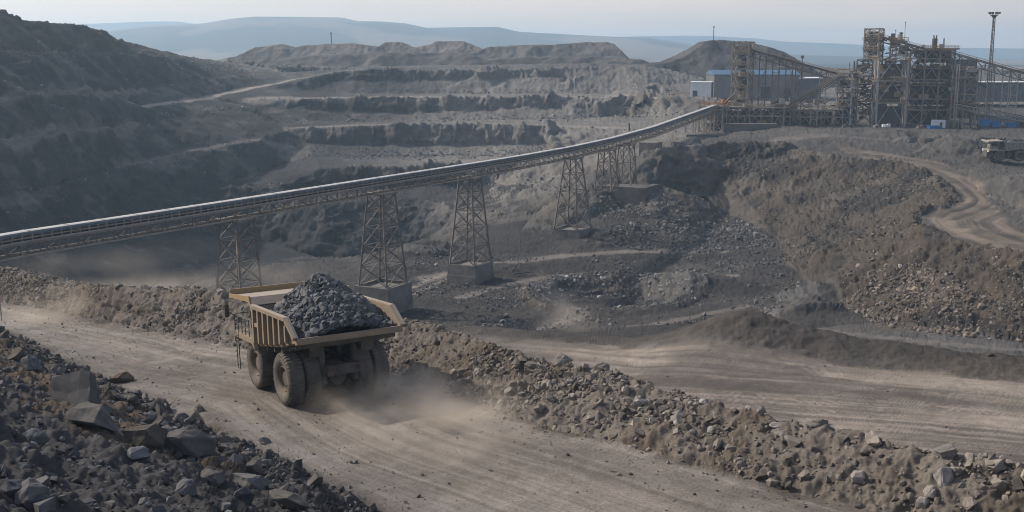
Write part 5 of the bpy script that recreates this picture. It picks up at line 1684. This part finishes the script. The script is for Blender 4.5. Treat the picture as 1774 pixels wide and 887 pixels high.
def bent(label, px, D, pytop, w=3.0, lean=0.0, mat=None, nlev=4, group="steel legs under the plant conveyors"):
    x = float(Pd(px, 150, D)[0]); gz = float(ground(x, D)[0]) - 0.3
    H = zpx(pytop, D) - gz
    t = thing("steel_bent", label, "conveyor leg", (x, D, gz), -0.5, group)
    mat = mat or M_STEEL
    for s in (-1, 1):
        l = MB(); l.bar((s * w / 2 + s * lean, 0, -1), (s * w / 2, 0, H), 0.34); l.build("leg", mat, t)
    b = MB()
    for i in range(nlev + 1):
        z = H * i / nlev
        if i: b.bar((-w / 2, 0, z), (w / 2, 0, z), 0.2)
        if i < nlev: b.bar((-w / 2 if i % 2 else w / 2, 0, z), (w / 2 if i % 2 else -w / 2, 0, H * (i + 1) / nlev), 0.16)
    b.build("bracing", mat, t)
    return t


# left transfer tower at the head of the long conveyor
t, H, lv = tower("left transfer tower, slim and four-storeyed, at the head of the long conveyor", 1285.5, 405, 73, 6.0, 6.0, -0.52, (94, 113, 132, 152, 172, 188), rails=(94, 113, 132, 152, 172), mode='x', name="transfer_tower")
for k, (za, zb, r0, r1) in enumerate(((98, 84, 1.0, 1.8), (118, 99, 1.4, 1.1), (138, 120, 2.0, 0.9), (158, 139, 1.0, 2.1), (176, 160, 1.9, 1.0))):
    hopper(t, zpx(za, 405) - t.location.z, zpx(zb, 405) - t.location.z, r0, r1, M_DARKB if k % 2 else M_RUST, n=10)
m = MB(); m.box(-2.4, 2.4, -2.2, 2.2, zpx(92, 405) - t.location.z, zpx(80, 405) - t.location.z); m.build("drive_house", M_RUST, t)
clutter(t, 3, 3, 2, H - 3, 14, 11, CM)
# base works under it
t, H, lv = tower("broad low steel base works around the foot of the left transfer tower", 1300, 402, 186, 24, 11, -0.2, (200,), rails=(186,), na=6, nb=2, mode='m', core=True, wcol=0.4, name="base_structure", cat="steel structure")
clutter(t, 24, 10, 0.5, H + 2.2, 70, 12, CM)
m = MB(); m.box(-11, 11, -1.5, 4, 0, H * 0.8); m.build("dark_enclosure", M_DARKB, t)
t, H, lv = tower("low pipe-filled steel base between the left transfer tower and the middle frame", 1395, 404, 190, 26, 9, -0.12, (202,), rails=(190,), na=7, nb=2, mode='m', core=True, wcol=0.36, name="base_structure", cat="steel structure")
clutter(t, 26, 9, 0.5, H + 3, 70, 13, CM)
m = MB(); m.box(-12, 10, 0.5, 4, 0, H * 0.85); m.build("dark_enclosure", M_DARKB, t)
# middle frame where two conveyors meet
t, H, lv = tower("middle square frame where the two left conveyors meet", 1468.5, 402, 127, 5.4, 5.4, -0.68, (140, 149, 161, 173, 184, 198), rails=(127, 140, 161, 184), mode='k', core=True, matc=M_STEEL2, name="transfer_tower")
clutter(t, 5, 5, 2, H + 1.5, 40, 14, CM)
m = MB(); m.box(-2.3, 2.3, -2.0, 2.3, 1, H * 0.55); m.build("machine_housing", M_DARKB, t)
# big crusher frame
t, H, lv = tower("large open crusher frame with bold V bracing and yellow railed floors", 1540, 400, 105, 10.0, 10.0, -0.10, (141, 178), rails=(105, 141, 178), na=1, nb=2, mode='k', core=True, wcol=0.6, matc=M_STEEL2, name="crusher_frame", cat="steel structure")
m = MB(); m.box(-4.4, 4.6, -1.0, 4.8, 0.5, H * 0.30); m.build("crusher_body", M_DARKB, t)
m = MB(); m.box(-4.0, 4.2, 0.5, 4.8, H * .36, H * .62); m.build("screen_house", M_DARKB, t)
m = MB(); m.box(-4.2, 4.5, 1.5, 4.8, H * .70, H * .95); m.build("drive_house", M_RUST, t)
clutter(t, 9, 8, 1, H, 50, 15, CM)
t, H, lv = tower("dark cluttered steel bay between the middle frame and the crusher frame", 1500, 409, 104, 7.0, 7.0, -0.3, (118, 132, 146, 160, 175, 190), rails=(118, 146, 175), mode='x', core=True, matc=M_RUST, name="steel_bay", cat="steel structure")
clutter(t, 6, 6, 1, H + 1, 60, 16, CM)
# upper towers
t, H, lv = tower("tallest open head tower with square frame top, above the crusher frame", 1509.5, 410, 50, 5.2, 5.6, -0.62, (60, 71, 80, 88, 97, 105), rails=(71, 88), mode='x', name="head_tower", base=zpx(106, 410))
hopper(t, zpx(104, 410) - t.location.z, zpx(70, 410) - t.location.z, 1.5, 1.1, M_DARKB, n=12)
hopper(t, zpx(70, 410) - t.location.z, zpx(55, 410) - t.location.z, 1.0, 1.7, M_DARKB, n=8)
clutter(t, 4.5, 4.5, 1, H - 2, 26, 17, CM)
t, H, lv = tower("short frame beside the tallest tower with the conveyor passing over it", 1552.5, 408, 72, 5.6, 4.6, -0.35, (80, 88, 96, 105), rails=(72, 88), mode='x', core=True, name="head_tower", base=zpx(106, 408))
clutter(t, 5, 4, 1, H + 1, 30, 18, CM)
m = MB(); m.tube((0.6, 0, H), (0.6, 0, H + 2.8), 0.5, 0.42, n=12); m.tube((0.6, 0, H + 2.8), (0.6, 0, H + 3.3), 0.75, 0.55, n=12); m.build("exhaust_stack", M_DARKB, t)
m = MB(); m.bar((1.9, 0, H), (1.9, 0, H + 6.8), 0.14); m.box(1.7, 2.1, -0.2, 0.2, H + 6.6, H + 7.0); m.build("antenna", M_DARKB, t)
m = MB(); m.bar((-1.3, 0, H), (-1.3, 0, H + 4.0), 0.12); m.box(-1.5, -1.1, -0.2, 0.2, H + 3.8, H + 4.2); m.build("antenna", M_DARKB, t)
# right-hand screening block
t, H, lv = tower("wide dark screening building frame under the crest of the right conveyor", 1606, 410, 88, 15.5, 11, -0.12, (102, 119, 138, 148, 171, 190), rails=(88, 119, 148), na=3, nb=2, mode='m', core=True, matc=M_STEEL, name="screening_frame", cat="steel structure")
for z0, z1, x0, x1 in ((0.02, 0.25, -7, 7.4), (0.27, 0.56, -6.5, 7.4), (0.58, 0.80, -5, 7.4), (0.84, 1.0, -3, 7)):
    m = MB(); m.box(x0, x1, -2.5, 4.5, H * z0, H * z1); m.build("machine_housing", M_DARKB, t)
clutter(t, 15, 9, 1, H + 1.5, 95, 19, CM)
m = MB(); m.tube((1.2, -2, H), (1.2, -2, H + 4.4), 0.95, n=14); m.tube((0.9, -2, H + 4.4), (0.7, -2, H + 5.6), 0.22, n=8); m.tube((1.6, -2, H + 4.4), (1.8, -2, H + 5.6), 0.22, n=8); m.build("exhaust_stack", M_DARKB, t)
m = MB(); m.box(-3, 9.5, -4.5, 3.5, H + 0.4, H + 0.9); handrail(m, [(-3, -4.5), (9.5, -4.5), (9.5, 3.5), (-3, 3.5)], H + 0.9); m.build("top_platform", M_PLATE, t)
t, H, lv = tower("open steel frame with walkways standing in front of the tall blue-grey clad building", 1668, 402, 122, 8.5, 7.0, -0.2, (134, 148, 163, 180), rails=(122, 148, 180), na=2, nb=1, mode='m', core=True, matc=M_STEEL, name="steel_bay", cat="steel structure")
clutter(t, 8, 6, 0.5, H + 1, 46, 21, CM)
# clad building behind
def shed(label, px0, px1, pyt, pyb, D, depth, wall, roof, rot=0.0, name="shed", pitch=0.6, door=None, ribs=True, cat="building", base=None, over=0.3):
    a = Pd(px0, pyt, D); b = Pd(px1, pyb, D)
    w = (b[0] - a[0]); gz = float(b[2]) if base is None else base; h = a[2] - gz
    t = thing(name, label, cat, ((a[0] + b[0]) / 2, D, gz), rot)
    m = MB(); m.box(-w / 2, w / 2, 0, depth, -2.0, h); wl = m.build("walls", wall, t)
    if ribs:
        m = MB()
        for x in np.arange(-w / 2 + 0.6, w / 2, 1.2): m.box(x - 0.12, x + 0.12, -0.08, -0.003, -1, h - 0.1)
        for y in np.arange(0.6, depth, 1.2):
            m.box(-w / 2 - 0.08, -w / 2 - 0.003, y - 0.12, y + 0.12, -1, h - 0.1); m.box(w / 2 + 0.003, w / 2 + 0.08, y - 0.12, y + 0.12, -1, h - 0.1)
        m.build("cladding_ribs", wall, wl)
    m = MB(); m.prism([(-over, h - 0.05), (-over, h + 0.22), (depth / 2, h + 0.22 + pitch), (depth + over, h + 0.22), (depth + over, h - 0.05)], 'x', -w / 2 - over, w / 2 + over)
    m.build("roof", roof, t)
    if door:
        for x0, x1, hh in door:
            m = MB(); m.box(-w / 2 + w * x0, -w / 2 + w * x1, -0.14, -0.085, -0.5, hh); m.build("door", M_DARKB, t)
    return t


shed("small off-white metal shed standing left of the long grey shed", 1196, 1232, 143, 167, 505, 7, M_WHITE, M_WHITE, rot=-0.45, pitch=0.3, door=((0.12, 0.34, 2.6),))
shed("long grey clad shed with faded blue roof behind the left transfer tower", 1238, 1384, 130, 168, 500, 26, M_CLAD, M_BLUER, rot=-0.03, pitch=2.0, door=((0.55, 0.66, 4.5), (0.82, 0.9, 4)))
shed("dark grey annex adjoining the right end of the blue-roofed shed", 1386, 1422, 136, 168, 498, 18, M_CLADB, M_WHITE, rot=0.0, pitch=0.4)
shed("tall blue-grey clad building behind the right conveyor", 1640, 1687, 104, 196, 425, 14, M_CLADB, M_CLADB, rot=0.06, pitch=0.8)
shed("low building with a long white flat roof at the far right", 1666, 1840, 143, 168, 470, 12, M_CLADB, M_WHITE, rot=0.05, pitch=0.2, over=1.2)
# conveyors of the plant
def pp(px, py, D): return tuple(Pd(px, py, D))
gallery("left plant conveyor sloping down right from the top of the left transfer tower", pp(1302, 88, 405), pp(1452, 129, 404), 2.4, 2.1)
gallery("short conveyor rising from the base works to the middle frame", pp(1366, 184, 396), pp(1456, 130, 400), 2.6, 1.6, cover=None)
gallery("high conveyor sloping down from the tallest tower to the screening building", pp(1524, 64, 408), pp(1606, 86, 407), 2.4, 1.6)
gallery("longest plant conveyor running down to the right edge from the screening building", pp(1618, 84, 406), pp(1860, 152, 392), 2.6, 2.5)
gallery("low conveyor sloping down right behind the blue skips", pp(1656, 180, 398), pp(1772, 203, 396), 2.2, 1.5, mat=M_STEEL2, rails=False)
for px, D, py, lab in ((1320, 405, 97, "leg pair under the left plant conveyor, nearest the left tower"), (1343, 405, 103, "second leg pair under the left plant conveyor"), (1366, 405, 109, "third leg pair under the left plant conveyor"),
                       (1383, 405, 113, "fourth leg pair under the left plant conveyor"), (1425, 404, 125, "last leg pair under the left plant conveyor, by the middle frame"), (1412, 398, 162, "leg pair under the short rising conveyor")):
    bent(lab, px, D, py, 2.4, nlev=5, mat=M_RUST if px < 1390 else M_STEEL2)
for px, D, py, lab in ((1658, 398, 112, "tall pale post at the right of the screening building"), (1704, 401, 114, "leg pair under the longest conveyor, just left of the floodlight mast"), (1716, 403, 117, "leg pair under the longest conveyor, just right of the floodlight mast"),
                       (1742, 399, 124, "leg pair under the longest conveyor, near the right edge"), (1757, 398, 128, "leg pair under the longest conveyor, at the right edge")):
    bent(lab, px, D, py, 2.2 if px > 1660 else 0.8, nlev=5 if px > 1660 else 1, mat=M_STEEL2)
# steel under the head of the long conveyor
for k, (px, py, D) in enumerate(((1196, 206, 384), (1214, 200, 388), (1232, 194, 394), (1246, 190, 398))):
    bent(("short leg pair under the long conveyor's rising end, lowest of four", "short leg pair under the long conveyor's rising end, second from the bottom", "short leg pair under the long conveyor's rising end, third from the bottom", "short leg pair under the long conveyor's rising end, uppermost")[k],
         px, D, py, 3.0, nlev=2, mat=M_STEEL2, group="short legs under the rising end of the long conveyor")
t, H, lv = tower("low steel platform with orange rails at the head of the long conveyor", 1238, 403, 184, 9, 6, -0.5, (198,), rails=(), na=2, nb=1, mode='x', core=True, name="head_platform", cat="platform")
m = MB(); handrail(m, [(-4.5, -3), (4.5, -3), (4.5, 3), (-4.5, 3)], H + 0.3, w=0.14); m.build("handrail", M_ORANGE, t)
clutter(t, 8, 5, 0.5, H + 1.5, 22, 20, [M_ORANGE, M_RUST, M_STEEL, M_DARKB])
# retaining wall under the yard
block("retaining_wall", "dark retaining wall below the left base works", 1252, 1346, 214, 233, 388, 4, M_CONCD, cat="wall")
block("concrete_slab", "long low dark concrete slab at the yard's left corner", 1186, 1240, 232, 237, 372, 7, M_CONCD, cat="slab")
# yard things
def skip(label, px, py, D, w=3.6, h=1.5, mat=None):
    p = Pd(px, py, D); z = float(ground(p[0], D)[0])
    t = thing("skip", label, "skip", (p[0], D, z), 0.1, "blue waste skips")
    m = MB()
    b = [(-w * .38, -.9), (w * .38, -.9), (w * .38, .9), (-w * .38, .9)]; tp = [(-w / 2, -1.1), (w / 2, -1.1), (w / 2, 1.1), (-w / 2, 1.1)]; ti = [(x * .93, y * .9) for x, y in tp]
    m.add([(x, y, 0.05) for x, y in b] + [(x, y, h) for x, y in tp] + [(x, y, h) for x, y in ti] + [(x * .95, y * .9, 0.3) for x, y in b],
          [(3, 2, 1, 0)] + [(i, (i + 1) % 4, 4 + (i + 1) % 4, 4 + i) for i in range(4)] + [(4 + i, 4 + (i + 1) % 4, 8 + (i + 1) % 4, 8 + i) for i in range(4)] + [(8 + i, 8 + (i + 1) % 4, 12 + (i + 1) % 4, 12 + i) for i in range(4)] + [(12, 13, 14, 15)])
    m.build("bin", mat or M_BLUE, t)
    m = MB(); m.bar((-w / 2, -1.14, h), (w / 2, -1.14, h), 0.16); m.bar((-w / 2, 1.14, h), (w / 2, 1.14, h), 0.16); m.build("rim", mat or M_BLUE, t)


skip("low blue skip in front of the white containers", 1618, 219, 386, 4.6, 1.2)
skip("tall blue skip left of the three under the low conveyor", 1707, 201, 396, 3.4, 2.4)
skip("blue skip in the middle of the three under the low conveyor", 1726, 203, 395, 3.4, 1.9)
skip("low blue skip, rightmost of the three under the low conveyor", 1752, 206, 394, 4.0, 1.5)
def container(label, px, py, D, w, h, mat, d=2.6):
    p = Pd(px, py, D); z = float(ground(p[0], D)[0])
    t = thing("container", label, "container", (p[0], D, z), -0.25, "site containers on the yard")
    m = MB(); m.box(-w / 2, w / 2, 0, d, 0.1, h); m.build("box", mat, t, bevel=0.04)
    m = MB()
    for x in np.arange(-w / 2 + .2, w / 2 - .1, 0.45): m.box(x - .07, x + .07, -0.06, -0.003, 0.25, h - 0.2)
    m.build("corrugation", mat, t)
    m = MB(); m.box(w * .1, w * .1 + 0.8, -0.09, -0.065, 0.2, 2.1); m.build("door", M_DARKB, t)


container("white site container behind the low blue skip", 1626, 214, 388, 4.6, 2.9, M_WHITE)
container("off-white site container in the middle of the row", 1643, 214, 389, 2.9, 2.8, M_CONC)
container("grey weathered container at the right of the row", 1654, 214, 390, 3.0, 2.9, M_CLAD)
container("small dark cabin on the yard near the right edge", 1768, 196, 400, 4, 3.0, M_CLADB)
# floodlight mast
p = Pd(1711, 180, 416); gz = float(ground(p[0], 416)[0]); Hm = zpx(21, 416) - gz
t = thing("floodlight_mast", "tall thin lattice floodlight mast with a ring of lamps, right of the plant", "light mast", (p[0], 416, gz))
legs = [MB() for _ in range(3)]; br = MB()
for k in range(3):
    a0, a1 = 2.1 * k, 2.1 * (k + 1)
    f = lambda a, z: (math.cos(a) * (0.9 - 0.5 * z / Hm), math.sin(a) * (0.9 - 0.5 * z / Hm), z)
    legs[k].bar(f(a0, 0), f(a0, Hm - 1.2), 0.22); legs[k].build("leg", M_DARKB, t)
    for i in range(26):
        z0 = (Hm - 1.2) * i / 26; z1 = (Hm - 1.2) * (i + 1) / 26
        br.bar(f(a0, z0), f(a1, z1), 0.1); br.bar(f(a0, z1), f(a1, z1), 0.1)
br.build("lattice", M_DARKB, t)
m = MB(); m.tube((0, 0, Hm - 1.2), (0, 0, Hm - 1.0), 1.4, n=16); m.tube((0, 0, Hm - 1.2), (0, 0, Hm - 2.2), 1.2, 0.3, n=10); hd = m.build("head_frame", M_DARKB, t)
for k in range(8):
    a = 2 * math.pi * k / 8; m = MB(); c = Vector((1.75 * math.cos(a), 1.75 * math.sin(a), Hm - 0.5))
    m.bar((math.cos(a) * 1.2, math.sin(a) * 1.2, Hm - 1.0), c, 0.14); m.box(c.x - .38, c.x + .38, c.y - .38, c.y + .38, c.z - 0.1, c.z + .5); m.build("floodlight", M_DARKB, t)
# small masts far off
def mast(label, px, pyb, pyt, D, w=0.25, head=0.7, name="mast"):
    p = Pd(px, pyb, D); q = Pd(px, pyt, D)
    t = thing(name, label, "mast", tuple(p), 0)
    m = MB(); m.bar((0, 0, -3), (0, 0, q[2] - p[2]), w); m.build("pole", M_DARKB, t)
    m = MB(); m.box(-head / 2, head / 2, -.3, .3, q[2] - p[2], q[2] - p[2] + head); m.build("head", M_RUST, t)


mast("thin aerial mast on top of the dark stockpile", 1236, 72, 48, 640, 0.35, 0.8)
mast("rust-coloured survey mast standing on the humped spoil heap", 574, 76, 59, 880, 0.7, 1.2)
mast("short post beyond the conveyor on the pit bench", 1090, 222, 216, 425, 0.5, 0.6, name="post")
mast("short lamp post above the left plant conveyor", 1389, 122, 101, 402, 0.25, 1.0, name="post")
# marker post at the left edge of the road
h_ = hit(3, 558)
t = thing("marker_post", "thin road marker post with a round head at the left edge of the haul road", "marker post", tuple(h_), 0.3)
m = MB(); m.tube((0, 0, -0.3), (0, 0, 2.1), 0.055, n=8); m.build("post", M_RAIL, t)
m = MB(); m.tube((0, -0.06, 2.15), (0, 0.02, 2.15), 0.24, n=18); m.build("reflector_disc", surf("faded_red_disc", (0.42, 0.24, 0.25), (0.33, 0.2, 0.21), 6, 0.5), t)
# orange barrier pipes near the small shed
for px, py, w, lab in ((1163, 163.5, 12, "low orange barrier left of the small white shed"), (1128, 167, 3, "small orange marker on the bench road")):
    D = 492; p = Pd(px, py, D); z = float(ground(p[0], D)[0])
    m = MB(); L = w / FPX * D * 1.0
    for zz_ in (0.5, 1.3): m.bar((-L / 2, 0, zz_), (L / 2, 0, zz_), 0.4)
    for x in np.linspace(-L / 2, L / 2, 5): m.bar((x, 0, 0), (x, 0, 1.5), 0.3)
    o = m.build("barrier", M_ORANGE); o.location = (p[0], D, z); tag(o, lab, "barrier")
# timber and steel scrap lying on the yard
for k, (px, py, w, mt, lab) in enumerate(((1535, 213, 10, M_WHITE, "pale heap of stacked sheets in front of the crusher frame"), (1520, 215, 6, M_CONC, "low concrete blocks left of the pale sheets"), (1465, 217, 7, M_RUST, "rusty scrap stack under the middle frame"),
                                        (1596, 211, 9, M_RUST, "brown timber stack left of the white container"), (1680, 217, 14, M_PLATE, "long low stack of planks right of the containers"))):
    D = 387; p = Pd(px, py, D); z = float(ground(p[0], D)[0]); L = w / FPX * D
    m = MB(); r = random.Random(k)
    for j in range(7):
        x = r.uniform(-L, L) * 0.7; m.box(x - L * .25, x + L * .25, r.uniform(-1, 0), r.uniform(0.3, 1.4), 0.0 + 0.02 * j, r.uniform(0.4, 1.3))
    o = m.build("material_stack", mt); o.location = (p[0], D, z); tag(o, lab, "stack")
# driftwood-like dead trunk on the pit floor
h_ = hit(905, 476)
t = thing("dead_trunk", "dark dead branching trunk lying on the pit floor", "dead wood", tuple(h_), 0.4)
m = MB(); m.tube((-2.2, 0, 0.3), (2.4, -0.4, 0.5), 0.22, 0.1, n=8); m.tube((-0.6, -0.1, 0.35), (-1.6, 0.2, 2.2), 0.12, 0.04, n=6); m.tube((0.6, -0.2, 0.4), (0.2, 0.3, 1.6), 0.1, 0.04, n=6); m.build("trunk", M_DARKB, t)

# ------------------------------------------------------------------ dust in the air
def dust(name, label, c, rad, dens_, rotz=0.0, seed=0, scale=0.35, col=(0.84, 0.76, 0.66)):
    bm = bmesh.new(); bmesh.ops.create_icosphere(bm, subdivisions=3, radius=1.0)
    me = bpy.data.meshes.new(name); bm.to_mesh(me); bm.free()
    o = bpy.data.objects.new(name, me); COL.objects.link(o)
    o.location = c; o.scale = rad; o.rotation_euler = (0, 0, rotz)
    m = bpy.data.materials.new(name + "_air"); m.use_nodes = True
    N, L = m.node_tree.nodes, m.node_tree.links
    for n in list(N):
        if n.type == 'BSDF_PRINCIPLED': N.remove(n)
    pv = N.new("ShaderNodeVolumePrincipled"); pv.inputs["Color"].default_value = (*col, 1); pv.inputs["Anisotropy"].default_value = 0.3
    tc = N.new("ShaderNodeTexCoord"); le = N.new("ShaderNodeVectorMath"); le.operation = 'LENGTH'
    L.new(tc.outputs["Object"], le.inputs[0])
    mr = N.new("ShaderNodeMapRange"); mr.interpolation_type = 'SMOOTHSTEP'; mr.inputs[1].default_value = 0.15; mr.inputs[2].default_value = 0.98; mr.inputs[3].default_value = 1; mr.inputs[4].default_value = 0
    L.new(le.outputs["Value"], mr.inputs[0])
    ge = N.new("ShaderNodeNewGeometry")
    nz = N.new("ShaderNodeTexNoise"); nz.inputs["Scale"].default_value = scale; nz.inputs["Detail"].default_value = 3
    mp = N.new("ShaderNodeMapping"); mp.inputs["Location"].default_value = (seed * 7.1, seed * 3.3, 0); mp.inputs["Scale"].default_value = (1, 1, 1.4)
    L.new(ge.outputs["Position"], mp.inputs[0]); L.new(mp.outputs[0], nz.inputs["Vector"])
    m2 = N.new("ShaderNodeMapRange"); m2.inputs[1].default_value = 0.40; m2.inputs[2].default_value = 0.64
    L.new(nz.outputs["Fac"], m2.inputs[0])
    mu = N.new("ShaderNodeMath"); mu.operation = 'MULTIPLY'; L.new(mr.outputs[0], mu.inputs[0]); L.new(m2.outputs[0], mu.inputs[1])
    m3 = N.new("ShaderNodeMath"); m3.operation = 'MULTIPLY'; L.new(mu.outputs[0], m3.inputs[0]); m3.inputs[1].default_value = dens_
    L.new(m3.outputs[0], pv.inputs["Density"])
    L.new(pv.outputs[0], N["Material Output"].inputs["Volume"])
    me.materials.append(m)
    o["kind"] = "stuff"; o["label"] = label
    return o


w_ = lambda x, y, z: tuple(TO + Rv_ * x + Fv * y + Tv * z)
dust("dust_cloud", "tan dust billowing behind the loaded truck's rear wheels", w_(1.9, -4.6, 0.4), (6.0, 4.8, 2.4), 0.52, -TH, 1)
dust("dust_cloud", "low dust trailing on the road behind the loaded truck", w_(1.5, -11, 0.3), (6.5, 10, 1.7), 0.24, -TH, 2)
c_ = Pf(150, 535, 0.6)
dust("dust_cloud", "dust hanging over the far left stretch of the haul road", (c_[0] - 2, c_[1], c_[2] + 0.5), (34, 7, 2.4), 0.13, 0.72, 3, 0.18)
c_ = Pf(60, 470, 2.0)
dust("dust_cloud", "dust drifting over the left end of the berm", (c_[0] + 4, c_[1] + 6, c_[2] - 0.4), (30, 8, 2.6), 0.020, 0.75, 4, 0.15)
c_ = Pz(985, 560, -26)
dust("dust_cloud", "loose dust rolling off the right side of the loaded truck's tail", w_(6.5, -8.5, 0.3), (6.5, 5.5, 1.6), 0.22, -TH, 6)
dust("dust_cloud", "faint tan dust over the pit floor track", (c_[0], c_[1], c_[2] + 1), (11, 26, 3.5), 0.035, 0.1, 5, 0.12)

#HAZE
# ------------------------------------------------------------------ air
def haze_box():
    mb = MB(); mb.box(-7000, 7000, -700, 7600, -61.5, 216)
    m = bpy.data.materials.new("haze_air"); m.use_nodes = True
    nt = m.node_tree
    for n in list(nt.nodes):
        if n.type == 'BSDF_PRINCIPLED': nt.nodes.remove(n)
    pv = nt.nodes.new("ShaderNodeVolumePrincipled")
    pv.inputs["Color"].default_value = (*HAZE_C, 1)
    pv.inputs["Density"].default_value = HAZE_D
    pv.inputs["Anisotropy"].default_value = 0.35
    nt.links.new(pv.outputs[0], nt.nodes["Material Output"].inputs["Volume"])
    o = mb.build("haze", m)
    o["kind"] = "stuff"; o["label"] = "thin blue-grey dust haze hanging over the pit and hills"


haze_box()
